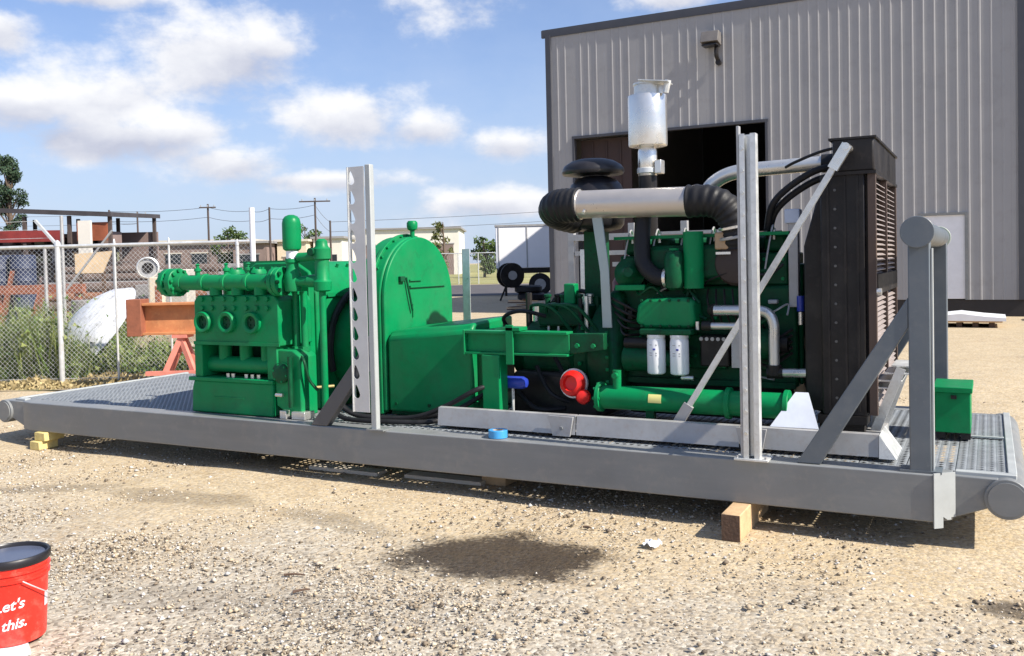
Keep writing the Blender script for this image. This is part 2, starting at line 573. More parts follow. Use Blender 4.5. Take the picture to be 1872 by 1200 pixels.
def sheet(name, pts, z, mat, kind='structure'):
    me = bpy.data.meshes.new(name)
    me.from_pydata([(p[0], p[1], z) for p in pts], [], [tuple(range(len(pts)))])
    o = link(name, me, mat)
    return struct(o, kind)
# gravel yard: gently uneven close to the camera, flat out to the horizon
def make_ground():
    xs = np.concatenate([[-900, -200, -60], np.arange(-16, 5.01, 0.14), [20, 60, 200, 900]])
    ys = np.concatenate([[-300, -60, -10], np.arange(0, 13.01, 0.14), [20, 30, 60, 200, 1200]])
    X, Y = np.meshgrid(xs, ys, indexing='ij')
    Z = np.full_like(X, GZ)
    for k in range(26):
        kx, ky = rng.normal(0, 1, 2) * rng.choice([0.8, 2.2, 4.5])
        Z += rng.uniform(0.0008, 0.0035) * np.sin(kx * X + ky * Y + rng.uniform(0, 6.28)) * ((X > -16) & (X < 5) & (Y > 0) & (Y < 13))
    n, m_ = X.shape
    v = np.stack([X, Y, Z], -1).reshape(-1, 3)
    idx = np.arange(n * m_).reshape(n, m_)
    f = np.stack([idx[:-1, :-1], idx[1:, :-1], idx[1:, 1:], idx[:-1, 1:]], -1).reshape(-1, 4)
    me = bpy.data.meshes.new('ground')
    me.from_pydata(v.tolist(), [], f.tolist())
    me.polygons.foreach_set('use_smooth', [True] * len(me.polygons))
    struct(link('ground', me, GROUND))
make_ground()
ASPH_SHADOW = M('asphalt_with_shadow', (0.075, 0.068, 0.07), 0.9, var=0.25, scale=0.6)
GRASSF = M('dry_grass_field', (0.27, 0.25, 0.09), 0.95, var=0.3, scale=0.25, dirt=(0.13, 0.17, 0.05), dirt_amt=0.8)
DIRTL = M('weedy_dirt', (0.27, 0.21, 0.13), 0.95, var=0.3, scale=1.3, bump=0.5, bscale=14, dirt=(0.12, 0.15, 0.05), dirt_amt=0.85)
sheet('road', [yard(-60, 40), yard(30, 40), yard(30, 60), yard(-60, 60)], GZ + 0.004, ASPH_SHADOW)  # road; its dark colour also stands in for the building's shadow
sheet('far_field', [yard(-400, 61), yard(400, 61), yard(400, 700), yard(-400, 700)], GZ + 0.008, GRASSF)
sheet('weedy_verge', [yard(-12, 11.2), yard(-4.6, 11.2), yard(-3.2, 13.2), yard(-3.2, 20), yard(-12, 20)], GZ + 0.012, DIRTL)

# loose stones
def pebble_material():
    m = bpy.data.materials.new('loose_stone')
    m.use_nodes = True
    nt = m.node_tree
    b = nt.nodes['Principled BSDF']
    g = nt.nodes.new('ShaderNodeNewGeometry')
    cr = nt.nodes.new('ShaderNodeValToRGB')
    cr.color_ramp.interpolation = 'LINEAR'
    e = cr.color_ramp.elements
    e[0].position, e[0].color = 0.0, (0.09, 0.072, 0.055, 1)
    e[1].position, e[1].color = 1.0, (0.66, 0.61, 0.53, 1)
    for p, c in ((0.28, (0.25, 0.195, 0.135, 1)), (0.52, (0.45, 0.36, 0.245, 1)), (0.74, (0.53, 0.46, 0.355, 1)), (0.85, (0.42, 0.41, 0.40, 1))):
        x = e.new(p)
        x.color = c
    nt.links.new(g.outputs['Random Per Island'], cr.inputs[0])
    nt.links.new(cr.outputs[0], b.inputs['Base Color'])
    b.inputs['Roughness'].default_value = 0.9
    return m
def make_pebbles():
    N = 150000
    x = rng.uniform(-9.5, 2.2, N * 3)
    y = 1.6 + (10.0 - 1.6) * rng.random(N * 3) ** 1.7
    # fewer on the sandy strip next to the skid
    w = np.where(y < 3.5, 1.0, np.where(y < 4.9, 0.36, 0.5))
    w *= 0.55 + 0.45 * np.sin(1.3 * x + 0.7 * y + 1.0) * np.sin(0.9 * y - 1.7 * x)
    w = np.clip(w, 0.12, 1)
    # none in the dense wet patch beyond a few
    keep = (rng.random(N * 3) < w) & (((x + 2.2) / 0.62) ** 2 + ((y - 3.96) / 0.42) ** 2 > rng.uniform(0.3, 1.3, N * 3))
    ang = np.arctan2(x, y)
    keep &= (ang < 0.15) & (ang > -1.25)
    x, y = x[keep][:N], y[keep][:N]
    n = len(x)
    s = np.clip(rng.lognormal(math.log(0.0046), 0.48, n), 0.0025, 0.017)
    base = np.array([(1, 0, 0), (0, 1, 0), (-1, 0, 0), (0, -1, 0), (0, 0, 0.75), (0, 0, -0.6)], float)
    jit = rng.uniform(0.65, 1.25, (n, 6, 1))
    v = base[None] * jit * s[:, None, None]
    a = rng.uniform(0, 6.28, n)
    ca, sa = np.cos(a), np.sin(a)
    el_ = rng.uniform(0.8, 1.6, n)
    vx = v[:, :, 0] * el_[:, None]
    vx, vy = vx * ca[:, None] - v[:, :, 1] * sa[:, None], vx * sa[:, None] + v[:, :, 1] * ca[:, None]
    V = np.stack([vx + x[:, None], vy + y[:, None], v[:, :, 2] + GZ + 0.35 * s[:, None]], -1).reshape(-1, 3)
    F0 = np.array([(0, 1, 4), (1, 2, 4), (2, 3, 4), (3, 0, 4), (1, 0, 5), (2, 1, 5), (3, 2, 5), (0, 3, 5)])
    F = (F0[None] + (np.arange(n) * 6)[:, None, None]).reshape(-1, 3)
    me = bpy.data.meshes.new('gravel')
    me.vertices.add(len(V))
    me.vertices.foreach_set('co', V.ravel())
    me.loops.add(len(F) * 3)
    me.loops.foreach_set('vertex_index', F.ravel())
    me.polygons.add(len(F))
    me.polygons.foreach_set('loop_start', np.arange(len(F)) * 3)
    me.polygons.foreach_set('loop_total', np.full(len(F), 3))
    me.update()
    o = link('gravel', me, pebble_material())
    o['label'] = 'loose crushed stone scattered over the sandy yard'
    o['category'] = 'gravel'
    struct(o, 'stuff')
make_pebbles()

# ================================================================== metal building
def make_building():
    YB, XL, XR, ZT, ZF = 23.0, -10.7, 0.6, 7.70, 0.41
    b = thing('metal_building', 'large taupe ribbed metal building with dark open bay', 'building', (-5, 30, GZ))
    def panel(x0, x1, z0, z1):
        pts = []
        k0 = math.ceil((x0 - XL) / 0.229)
        pts.append((x0, YB))
        k = k0
        while XL + k * 0.229 < x1 - 0.03:
            c = XL + k * 0.229
            if c - 0.033 > x0 and c + 0.033 < x1:
                pts += [(c - 0.032, YB), (c - 0.012, YB - 0.009), (c + 0.012, YB - 0.009), (c + 0.032, YB)]
            k += 1
        pts.append((x1, YB))
        v = [(x, y, z0) for x, y in pts] + [(x, y, z1) for x, y in pts]
        n = len(pts)
        m = MB().add(v, [(i, i + 1, n + i + 1, n + i) for i in range(n - 1)])
        m.build('wall_panel', TANWALL, b, smooth=0)
    def run(x0, x1, z0, z1):
        x = x0
        while x < x1 - 0.01:
            e = min(x + 0.915, x1)
            panel(x, e - 0.001, z0, z1)
            x = e
    run(XL, -10.0, ZF, ZT)
    run(-10.0, -4.86, 4.82, ZT)
    run(-4.86, -1.37, ZF, ZT)
    run(-1.37, -0.47, 2.34, ZT)
    run(-0.47, XR, ZF, ZT)
    B(XR + 4.4, XR + 7, YB, YB + 0.03, ZF, ZT).build('wall_panel', TANWALL, b)
    B(XR, XR + 4.4, YB, YB + 0.03, 7.3, ZT).build('wall_panel', TANWALL, b)
    B(XL - 0.10, XL + 0.05, YB - 0.05, YB + 0.12, ZF, ZT).build('corner_trim', TRIM, b)
    B(XR - 0.02, XR + 0.12, YB - 0.04, YB + 0.05, ZF, ZT).build('door_jamb', TRIM, b)
    MB().prism([(YB - 0.03, 7.64), (YB + 0.05, 7.64), (YB + 0.05, 7.84), (YB - 0.03, 7.84), (YB - 0.035, 7.80)], 'x', XL - 0.22, XR + 7.2).build('eave_gutter', TRIM, b)
    # door head and jambs
    B(-10.06, -4.80, YB - 0.045, YB + 0.1, 4.80, 4.87).build('door_head', TRIM, b)
    B(-10.05, -9.99, YB - 0.045, YB + 0.1, ZF, 4.80).build('door_jamb', TRIM, b)
    B(-4.87, -4.81, YB - 0.045, YB + 0.1, ZF, 4.80).build('door_jamb', TRIM, b)
    B(-9.95, -8.5, YB + 0.35, YB + 0.42, ZF, 4.78).build('sliding_door_leaf', BROWNIN, b)
    for x in (-9.6, -9.2, -8.8):
        B(x - 0.02, x + 0.02, YB + 0.32, YB + 0.35, ZF + 0.05, 4.7).build('door_rib', BROWNIN, b)
    # foundation, shell, roof
    B(XL, XR + 7, YB + 0.02, YB + 15, GZ - 0.1, ZF - 0.005).build('foundation', CONC, b)
    B(XL + 0.02, XL + 0.06, YB + 0.13, YB + 15, ZF, ZT).build('side_wall', TANWALL, b)
    B(XR + 6.96, XR + 7, YB + 0.05, YB + 15, ZF, ZT).build('side_wall', TANWALL, b)
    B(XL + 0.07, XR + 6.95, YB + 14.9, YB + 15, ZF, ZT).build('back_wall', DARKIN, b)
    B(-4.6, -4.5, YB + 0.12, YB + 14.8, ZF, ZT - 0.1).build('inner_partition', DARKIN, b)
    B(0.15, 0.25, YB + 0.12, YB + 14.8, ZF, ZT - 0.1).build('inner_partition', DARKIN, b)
    MB().prism([(YB - 0.03, 7.85), (YB + 7.5, 8.5), (YB + 15.1, 7.85), (YB + 15.1, 7.79), (YB + 7.5, 8.42), (YB + 0.06, 7.76)], 'x', XL - 0.2, XR + 7.2).build('roof', TRIM, b)
    # white man door
    d = B(-1.36, -0.48, YB - 0.005, YB + 0.04, ZF + 0.02, 2.33).build('door', WHITE, b, bevel=0.004)
    B(-1.42, -1.36, YB - 0.05, YB + 0.06, ZF, 2.39).build('door_frame', GREY, d)
    B(-0.48, -0.42, YB - 0.05, YB + 0.06, ZF, 2.39).build('door_frame', GREY, d)
    B(-1.36, -0.48, YB - 0.05, YB + 0.06, 2.33, 2.39).build('door_frame', GREY, d)
    C((-1.26, YB - 0.06, 1.35), (-1.26, YB, 1.35), 0.03).build('handle', ALU, d)
    # wall pack lamp
    w = thing('wall_lamp', 'grey floodlight box on bracket high on the ribbed wall', 'lamp', (-6.15, YB - 0.03, 6.9))
    MB().prism([(YB - 0.42, 6.86), (YB - 0.05, 6.80), (YB - 0.05, 7.12), (YB - 0.30, 7.14)], 'x', -6.36, -5.92).build('housing', M('lamp_grey', (0.13, 0.12, 0.115), 0.6), w, bevel=0.01)
    B(-6.33, -5.95, YB - 0.40, YB - 0.07, 6.77, 6.80).build('lens', PLAST, w)
    T([(-6.02, YB - 0.14, 6.78), (-6.02, YB - 0.16, 6.55), (-6.0, YB - 0.05, 6.42)], 0.055, n=8).build('bracket', BLACK, w)
    C((-5.99, YB - 0.13, 6.38), (-5.99, YB - 0.03, 6.38), 0.07).build('junction_box', BLACK, w)
make_building()

# ================================================================== things by the building
t = thing('pallet', 'low wooden pallet under the white sheet by the building', 'pallet', (-0.3, 20.1, GZ))
for k in range(4):
    B(-0.85 + k * 0.28, -0.75 + k * 0.28, 19.6, 20.7, GZ, GZ + 0.10).build('runner', WOOD_D, t)
B(-0.92, 0.22, 19.55, 20.75, GZ + 0.10, GZ + 0.13).build('pallet_deck', WOOD, t)
MB().prism([(-0.95, GZ + 0.13), (0.28, GZ + 0.13), (0.28, GZ + 0.19), (-0.1, GZ + 0.22), (-0.5, GZ + 0.27), (-0.95, GZ + 0.22)], 'y', 19.5, 20.7).build('white_sheet', WHITE)
tag(col.objects[-1], 'white folded sheet lying on the pallet by the building', 'sheet')
o = MB().prism([(0.7, GZ), (2.2, GZ), (2.1, GZ + 0.30), (1.0, GZ + 0.38)], 'y', 21.6, 22.2).build('tarp_bundle', M('dark_tarp', (0.03, 0.03, 0.035), 0.6), None, bevel=0.06)
tag(o, 'dark tarpaulin bundle lying at the foot of the building', 'tarp')

# grey equipment frame and machine behind the engine
t = thing('equipment_frame', 'grey steel frame standing behind the skid near the building corner', 'frame', (-4.0, 9.6, GZ))
for x in (-4.28, -3.55, -2.95):
    B(x, x + 0.07, 9.6, 9.67, GZ, 1.90).build('post', GALV_D, t)
B(-4.28, -2.4, 9.595, 9.66, 1.72, 1.79).build('rail', GALV_D, t)
B(-4.2, -2.4, 9.60, 9.65, 1.55, 1.60).build('rail', GALV_D, t)
B(-4.12, -3.80, 9.57, 9.59, 0.6, 1.62).build('panel', GALV, t)
B(-3.75, -3.05, 9.62, 9.64, 1.42, 1.47).build('rail', GALV_D, t)
o = MB().lathe([(0.28, 0), (0.30, 0.03), (0.30, 0.5), (0.31, 0.52), (0.31, 0.56), (0.30, 0.58), (0.30, 1.1), (0.27, 1.15)], (-3.35, 10.0, GZ), n=20).build('drum', PLAST)
tag(o, 'black drum standing inside the grey equipment frame', 'drum')
o = MB().lathe([(0.16, 0), (0.17, 0.03), (0.17, 1.2), (0.10, 1.32), (0.05, 1.36)], (-3.72, 10.0, GZ), n=16).build('gas_cylinder', M('maroon_paint', (0.09, 0.02, 0.025), 0.5))
tag(o, 'maroon gas cylinder beside the black drum', 'cylinder')

# ================================================================== far right yard: trailer, reel, fence, trees
def box_trailer():
    D = 38.6
    t = thing('box_trailer', 'white box trailer parked left of the metal building', 'trailer', yard(1.0, D, GZ))
    def slab(s0, s1, d0, d1, z0, z1):
        m = MB()
        v = [yard(s, d, z) for z in (z0, z1) for s, d in ((s0, d0), (s1, d0), (s1, d1), (s0, d1))]
        return m.add(v, [(0, 3, 2, 1), (4, 5, 6, 7), (0, 1, 5, 4), (1, 2, 6, 5), (2, 3, 7, 6), (3, 0, 4, 7)])
    slab(-0.65, 3.2, D, D + 2.4, 1.22, 3.0).build('body', M('trailer_white', (0.86, 0.86, 0.88), 0.5, var=0.05, scale=1), t, bevel=0.03)
    slab(-0.68, 3.23, D - 0.03, D + 2.43, 2.98, 3.06).build('roof', GALV_D, t)
    slab(-0.62, 3.1, D + 0.1, D + 2.3, 1.0, 1.22).build('chassis', BLACK, t)
    for s in (-0.55, 0.65, 1.85, 3.1):
        slab(s, s + 0.05, D - 0.02, D, 1.24, 2.97).build('side_post', GALV_D, t)
    for s in (1.2, 2.3):
        p = yard(s, D, GZ + 0.48)
        w = C(p, p + yard(0, 0.28, 0), 0.48, n=22).build('wheel', RUBBER, t)
        C(p - yard(0, 0.02, 0), p, 0.24, n=16).build('rim', GALV_D, w)
    slab(-0.3, -0.2, D + 0.5, D + 0.6, GZ, 1.0).build('landing_leg', BLACK, t)
box_trailer()
t = thing('cable_reel', 'black cable reel on edge in front of the white trailer', 'reel', yard(0.0, 34.5, GZ))
c0 = yard(-0.05, 34.4, GZ + 0.95)
ax = yard(0.35, -1, 0).normalized()
MB().lathe([(0.12, -0.25), (0.47, -0.25), (0.47, -0.19), (0.30, -0.18), (0.30, 0.18), (0.47, 0.19), (0.47, 0.25), (0.12, 0.25)], c0, ax, n=24).build('drum', BLACK, t)
MB().lathe([(0.05, 0.24), (0.17, 0.25), (0.17, 0.29), (0.05, 0.29)], c0, ax, n=16).build('hub', GALV_D, t)
for s in (-0.45, 0.4):
    m = MB()
    m.bar(yard(s, 34.4, GZ), yard(-0.05, 34.4, GZ + 0.95), 0.07, 0.07)
    m.build('stand_leg', BLACK, t)
o = MB().lathe([(0.42, 0.0), (0.55, 0.06), (0.55, 0.22), (0.42, 0.28), (0.25, 0.26), (0.25, 0.02)], yard(0.75, 34.3, GZ), n=22, closed=True).build('tyre', RUBBER)
tag(o, 'black tyre lying flat right of the cable reel', 'tyre')
o = MB().lathe([(0.42, 0.0), (0.52, 0.06), (0.52, 0.22), (0.42, 0.28), (0.25, 0.26), (0.25, 0.02)], yard(0.62, 34.45, GZ + 0.28), n=22, closed=True).build('tyre', RUBBER)
tag(o, 'black tyre stacked on top of the flat tyre', 'tyre')
for k in range(7):
    a = random.uniform(0, 3.14)
    p = yard(0.45 + random.uniform(-0.3, 0.3), 27 + random.uniform(-0.3, 0.3), GZ + 0.04 + 0.05 * k)
    d = Vector((math.cos(a), math.sin(a), random.uniform(-0.05, 0.1))) * random.uniform(0.3, 0.55)
    tag(MB().bar(p - d, p + d, 0.14, 0.03).build('scrap_board', WOOD if k % 2 else WOOD_D), 'brown board in the small heap on the sand beyond the transmission', 'board', 'scrap boards in a heap')

def far_fence():
    D = 62
    t = thing('far_fence', 'thin wire fence with top rail beyond the road', 'fence', yard(-5, D, GZ))
    for k in range(15):
        p = yard(-9.0 + k * 1.35, D, GZ)
        C(p, p + Vector((0, 0, 2.15)), 0.035, n=8).build('post', GALV, t)
    C(yard(-9.0, D, 2.14), yard(10, D, 2.14), 0.03, n=8).build('top_rail', GALV, t)
    m = MB()
    k = 0
    for i in range(150):
        s = -9 + i * 0.125
        m.bar(yard(s, D + 0.04, 0.1), yard(s + 0.5, D + 0.04, 2.1), 0.006, 0.006)
        m.bar(yard(s + 0.5, D + 0.05, 0.1), yard(s, D + 0.05, 2.1), 0.006, 0.006)
    struct(m.build('wire_mesh', GALV_D, t, smooth=0), 'stuff')
far_fence()

# ------------------------------------------------------------------ foliage helper
def leaf_mat(name, c, c2):
    m = bpy.data.materials.new(name)
    m.use_nodes = True
    nt = m.node_tree
    b = nt.nodes['Principled BSDF']
    g = nt.nodes.new('ShaderNodeNewGeometry')
    mx = nt.nodes.new('ShaderNodeMix')
    mx.data_type = 'RGBA'
    mx.inputs[6].default_value = (*c, 1)
    mx.inputs[7].default_value = (*c2, 1)
    nt.links.new(g.outputs['Random Per Island'], mx.inputs[0])
    nt.links.new(mx.outputs[2], b.inputs['Base Color'])
    b.inputs['Roughness'].default_value = 0.75
    b.inputs['Specular IOR Level'].default_value = 0.2
    MATS[name] = m
    return m
LEAF = leaf_mat('leaf_green', (0.045, 0.085, 0.025), (0.11, 0.15, 0.05))
PINE = leaf_mat('pine_needles', (0.025, 0.055, 0.03), (0.07, 0.10, 0.055))
OLIVE = leaf_mat('olive_leaf', (0.08, 0.10, 0.035), (0.17, 0.17, 0.06))
WEED = leaf_mat('weed_green', (0.07, 0.13, 0.03), (0.24, 0.27, 0.10))
STRAW = leaf_mat('dry_straw', (0.30, 0.24, 0.12), (0.48, 0.38, 0.20))
BARK = M('bark', (0.12, 0.085, 0.06), 0.9, var=0.3, scale=6, bump=0.6, bscale=25)

def tri_cloud(P, size, ori=None, stretch=1.0):
    n = len(P)
    a = rng.normal(size=(n, 3))
    if ori is not None:
        a = a * (1 - stretch) + ori * stretch
    a /= np.linalg.norm(a, axis=1)[:, None]
    b = rng.normal(size=(n, 3))
    b -= a * (a * b).sum(1)[:, None]
    b /= np.linalg.norm(b, axis=1)[:, None]
    s = size[:, None]
    V = np.stack([P - b * s * 0.4, P + b * s * 0.4, P + a * s], 1).reshape(-1, 3)
    return V
def tri_object(name, V, mat, parent=None, org=(0, 0, 0)):
    n = len(V) // 3
    me = bpy.data.meshes.new(name)
    me.vertices.add(len(V))
    me.vertices.foreach_set('co', (V - np.array(org)).ravel())
    me.loops.add(len(V))
    me.loops.foreach_set('vertex_index', np.arange(len(V)))
    me.polygons.add(n)
    me.polygons.foreach_set('loop_start', np.arange(n) * 3)
    me.polygons.foreach_set('loop_total', np.full(n, 3))
    me.update()
    return link(name, me, mat, parent)
def tree(name, label, base, h, crown, clumps, leaves, size, mat, tr, group=None):
    t = thing(name, label, 'tree', base, group)
    bx = Vector(base)
    T([bx, bx + Vector((0.05 * h * 0.2, 0, h * 0.45)), bx + Vector((0, 0, h * 0.9))], lambda q: tr * (1 - 0.75 * q) + 0.01, n=9, sub=4).build('trunk', BARK, t)
    pts, sz = [], []
    for cx, cy, cz, r in clumps:
        m = int(leaves * r ** 2)
        d = rng.normal(size=(m, 3))
        d /= np.linalg.norm(d, axis=1)[:, None]
        rr = r * rng.random(m)[:, None] ** 0.42
        pts.append(np.array([bx.x + cx, bx.y + cy, bx.z + cz]) + d * rr * np.array([1, 1, 0.7]))
        q = bx + Vector((cx, cy, cz))
        T([bx + Vector((0, 0, max(0.2 * h, cz - 0.35 * r - 0.12 * h))), q], lambda u: tr * 0.3 * (1 - 0.7 * u) + 0.008, n=6, sub=1).build('limb', BARK, t)
    P = np.concatenate(pts)
    tri_object('crown', tri_cloud(P, rng.uniform(0.6, 1.3, len(P)) * size), mat, t, base)
def clump_set(n, rx, z0, z1, r0, r1, cone=False):
    out = []
    for k in range(n):
        z = z0 + (z1 - z0) * (k + random.random() * 0.6) / n
        f = (1 - 0.75 * (z - z0) / (z1 - z0)) if cone else math.sqrt(max(0.15, 1 - ((z - (z0 + z1) / 2) / ((z1 - z0) / 2)) ** 2))
        a = random.uniform(0, 6.28)
        q = rx * f * random.uniform(0.35, 1.0)
        out.append((q * math.cos(a), q * math.sin(a), z, random.uniform(r0, r1)))
    return out
tree('pine_tree', 'dark pine tree rising above the red shed', yard(-32.8, 60, GZ), 9.4, None, clump_set(20, 1.25, 5.7, 9.0, 0.36, 0.62, True) + clump_set(6, 1.3, 4.2, 5.6, 0.35, 0.55), 900, 0.15, PINE, 0.22)
tree('broadleaf_tree', 'pale scrubby tree beside the pine trunk', yard(-32.2, 52, GZ), 5.0, None, clump_set(10, 0.9, 2.9, 4.9, 0.4, 0.7), 420, 0.2, OLIVE, 0.12)
for i, (s, D, h, rx, lab, mt) in enumerate((
        (-2.6, 88, 3.9, 1.7, 'dense green bush beyond the wire fence left of the trailer', LEAF),
        (-6.8, 92, 6.2, 1.0, 'narrow olive tree just right of the green gear case', OLIVE),
        (-32.2, 104, 6.2, 2.2, 'dark round tree beside the utility pole above the warehouse roof', LEAF),
        (-36.5, 118, 5.7, 3.0, 'broad dark tree left of the middle utility pole', LEAF),
        (-25.2, 112, 6.9, 1.8, 'small green tree behind the cream building', LEAF),
        (-47.0, 112, 5.6, 2.5, 'dark tree at the end of the red shed', LEAF))):
    tree('broadleaf_tree', lab, yard(s, D, GZ), h, None, clump_set(14, rx, h * 0.16, h * 0.92, rx * 0.28, rx * 0.5), 160, 0.32, mt, 0.14, 'trees along the skyline')

# ================================================================== far buildings and poles
def obox(s0, s1, d0, d1, z0, z1):
    v = [yard(s, d, z) for z in (z0, z1) for s, d in ((s0, d0), (s1, d0), (s1, d1), (s0, d1))]
    return MB().add(v, [(0, 3, 2, 1), (4, 5, 6, 7), (0, 1, 5, 4), (1, 2, 6, 5), (2, 3, 7, 6), (3, 0, 4, 7)])
CREAM = M('cream_wall', (0.62, 0.53, 0.40), 0.8, var=0.08, scale=0.6)
BRICKW = M('brown_wall', (0.22, 0.16, 0.145), 0.85, var=0.2, scale=0.5)
PALEW = M('pale_wall', (0.66, 0.63, 0.57), 0.7, var=0.06, scale=0.4)
ROOFG = M('grey_roof', (0.26, 0.25, 0.25), 0.7, var=0.1, scale=0.5)
ROOFP = M('pale_roof_edge', (0.55, 0.50, 0.43), 0.7, var=0.1, scale=0.5)
GLASSD = M('dark_window', (0.02, 0.025, 0.03), 0.15, var=0.1)
def far_building(label, s0, s1, D, depth, h, wall, roof, over, bays, bay_mat, wins=()):
    b = thing('low_building', label, 'building', yard((s0 + s1) / 2, D, GZ), 'low buildings across the road')
    obox(s0, s1, D, D + depth, GZ, h - 0.25).build('wall', wall, b)
    obox(s0 - over, s1 + over, D - over, D + depth + over, h - 0.25, h).build('roof', roof, b)
    for x0, x1, z1 in bays:
        d = obox(x0, x1, D - 0.06, D, GZ + 0.01, z1).build('bay_door', bay_mat, b)
        obox(x0 - 0.12, x1 + 0.12, D - 0.10, D, z1, z1 + 0.15).build('lintel', roof, d)
    for x0, x1, z0, z1 in wins:
        w = obox(x0, x1, D - 0.05, D, z0, z1).build('window', GLASSD, b)
        obox(x0 - 0.1, x1 + 0.1, D - 0.12, D, z0 - 0.12, z0).build('sill', roof, w)
far_building('long brown warehouse with pale roof edge behind the chain-link fence', -48.5, -31.0, 108, 12, 4.9, BRICKW, ROOFP, 0.5,
             [(-47 + 3.1 * k, -45.2 + 3.1 * k, 3.3) for k in range(5)], GLASSD)
far_building('low brown shed behind the tall white fence post', -30.4, -26.9, 100, 8, 4.4, BRICKW, ROOFG, 0.4, [(-29.8, -27.6, 2.9)], GLASSD)
far_building('cream block building left of the green dampener', -26.6, -23.3, 104, 9, 4.6, CREAM, ROOFP, 0.3, [(-25.9, -24.9, 2.6)], BRICKW)
far_building('pale pink low building behind the pump relief valve', -22.9, -19.6, 106, 9, 4.9, PALEW, ROOFG, 0.3, [], BRICKW, [(-22.4, -21.6, 1.6, 2.8), (-21.0, -20.2, 1.6, 2.8)])
far_building('long cream building with brown bays behind the notched post', -20.3, -6.6, 116, 14, 6.1, PALEW, ROOFG, 0.3,
             [(-19.4 + 3.3 * k, -17.2 + 3.3 * k, 3.9) for k in range(4)], BRICKW)

POLEW = M('pole_wood', (0.075, 0.055, 0.05), 0.9, var=0.2)
tops = []
for i, (s, D, h, arm, lab) in enumerate((
        (-43.8, 100, 8.1, 0, 'utility pole at the right end of the red shed'),
        (-44.8, 110, 8.5, 1.3, 'utility pole with crossarm, second from the left'),
        (-33.0, 100, 8.5, 0.9, 'utility pole above the middle of the warehouse roof'),
        (-28.4, 100, 7.8, 0, 'utility pole just left of the tall white fence post'),
        (-26.3, 100, 8.0, 0, 'utility pole just right of the tall white fence post'),
        (-21.3, 100, 8.9, 1.7, 'tallest utility pole with crossarm beside the green dampener'),
        (-19.7, 100, 6.4, 0, 'short utility pole right of the tallest one'))):
    p = yard(s, D, GZ)
    t = thing('utility_pole', lab, 'pole', p, 'utility poles along the far road')
    C(p, p + Vector((0, 0, h)), 0.13, 0.10, n=8).build('shaft', POLEW, t)
    if arm:
        MB().bar(yard(s - arm, D - 0.15, h - 0.35), yard(s + arm, D - 0.15, h - 0.35), 0.12, 0.14).build('crossarm', POLEW, t)
        for q in (-0.8, 0, 0.8):
            C(yard(s + arm * q, D - 0.15, h - 0.28), yard(s + arm * q, D - 0.15, h - 0.08), 0.05, n=6).build('insulator', GALV_D, t)
    tops.append((s, D, h))
WIRE = M('power_wire', (0.06, 0.06, 0.07), 0.6)
tops.sort()
labs = ('upper', 'lower')
for j, dz in enumerate((-0.12, -1.2)):
    pts = []
    seq = [(-75, 100, 8.3)] + tops + [(20, 104, 8.0)]
    for a, b_ in zip(seq[:-1], seq[1:]):
        for k in range(6):
            q = k / 6
            pts.append(yard(a[0] + (b_[0] - a[0]) * q, a[1] + (b_[1] - a[1]) * q, min(a[2], 8.3) + (min(b_[2], 8.3) - min(a[2], 8.3)) * q + dz - 0.9 * q * (1 - q)))
    o = T(pts, 0.022, n=4, sub=1).build('power_line', WIRE)
    tag(o, labs[j] + ' power line strung between the utility poles', 'power line')

# red open shed on the left
def red_shed():
    D = 45
    REDP = M('red_fascia', (0.20, 0.026, 0.024), 0.8, var=0.45, scale=1)
    DK = M('dark_roofing', (0.05, 0.045, 0.05), 0.8, var=0.3, scale=1)
    t = thing('open_shed', 'open storage shed with dark roof and red fascia', 'shed', yard(-23, D, GZ))
    v = [yard(-30, D, 4.75), yard(-19.5, D - 0.3, 4.15), yard(-19.5, D + 6, 4.35), yard(-30, D + 6, 4.95)]
    MB().add(v + [p + Vector((0, 0, 0.22)) for p in v], [(0, 3, 2, 1), (4, 5, 6, 7), (0, 1, 5, 4), (1, 2, 6, 5), (2, 3, 7, 6), (3, 0, 4, 7)]).build('roof', DK, t)
    v = [yard(-30, D - 0.05, 3.0), yard(-22.0, D - 0.05, 3.0), yard(-22.0, D - 0.05, 3.55), yard(-30, D - 0.05, 3.6)]
    MB().add(v + [p + yard(0, 0.12) for p in v], [(0, 1, 2, 3), (7, 6, 5, 4), (0, 4, 5, 1), (1, 5, 6, 2), (2, 6, 7, 3), (3, 7, 4, 0)]).build('fascia_board', REDP, t)
    obox(-21.3, -19.8, D - 0.05, D + 0.1, 3.0, 3.9).build('fascia_board', M('rusty_red_sheet', (0.26, 0.075, 0.035), 0.8, var=0.35, scale=1.5), t)
    for s in (-29, -26.4, -24, -21.8, -19.8):
        obox(s, s + 0.16, D, D + 0.16, GZ, 4.25).build('post', POLEW, t)
        obox(s, s + 0.16, D + 5.6, D + 5.76, GZ, 4.4).build('post', POLEW, t)
    obox(-30, -19.6, D + 5.8, D + 5.9, GZ, 3.6).build('back_wall', BRICKW, t)
    sh = thing('storage_shelves', 'dark three-tier storage shelves inside the open shed', 'shelves', yard(-24, D + 2, GZ))
    for k, z in enumerate((0.9, 1.9, 2.8)):
        obox(-29, -20, D + 1, D + 3, z, z + 0.08).build('shelf', POLEW, sh)
        for q in range(11):
            s = -28.8 + q * 0.8 + random.uniform(-0.1, 0.1)
            obox(s, s + random.uniform(0.4, 0.7), D + 1.2, D + 2.8, z + 0.08, z + 0.08 + random.uniform(0.3, 0.7)).build('bundle', random.choice([BRICKW, WOOD, ROOFG, OLIVE_T, WOOD_D]))
            tag(col.objects[-1], 'wrapped bundle stored on the shelves of the open shed', 'bundle', 'bundles on the shed shelves')
    for s in (-29, -20.1):
        obox(s, s + 0.1, D + 1.9, D + 2.0, GZ, 2.8).build('upright', POLEW, sh)
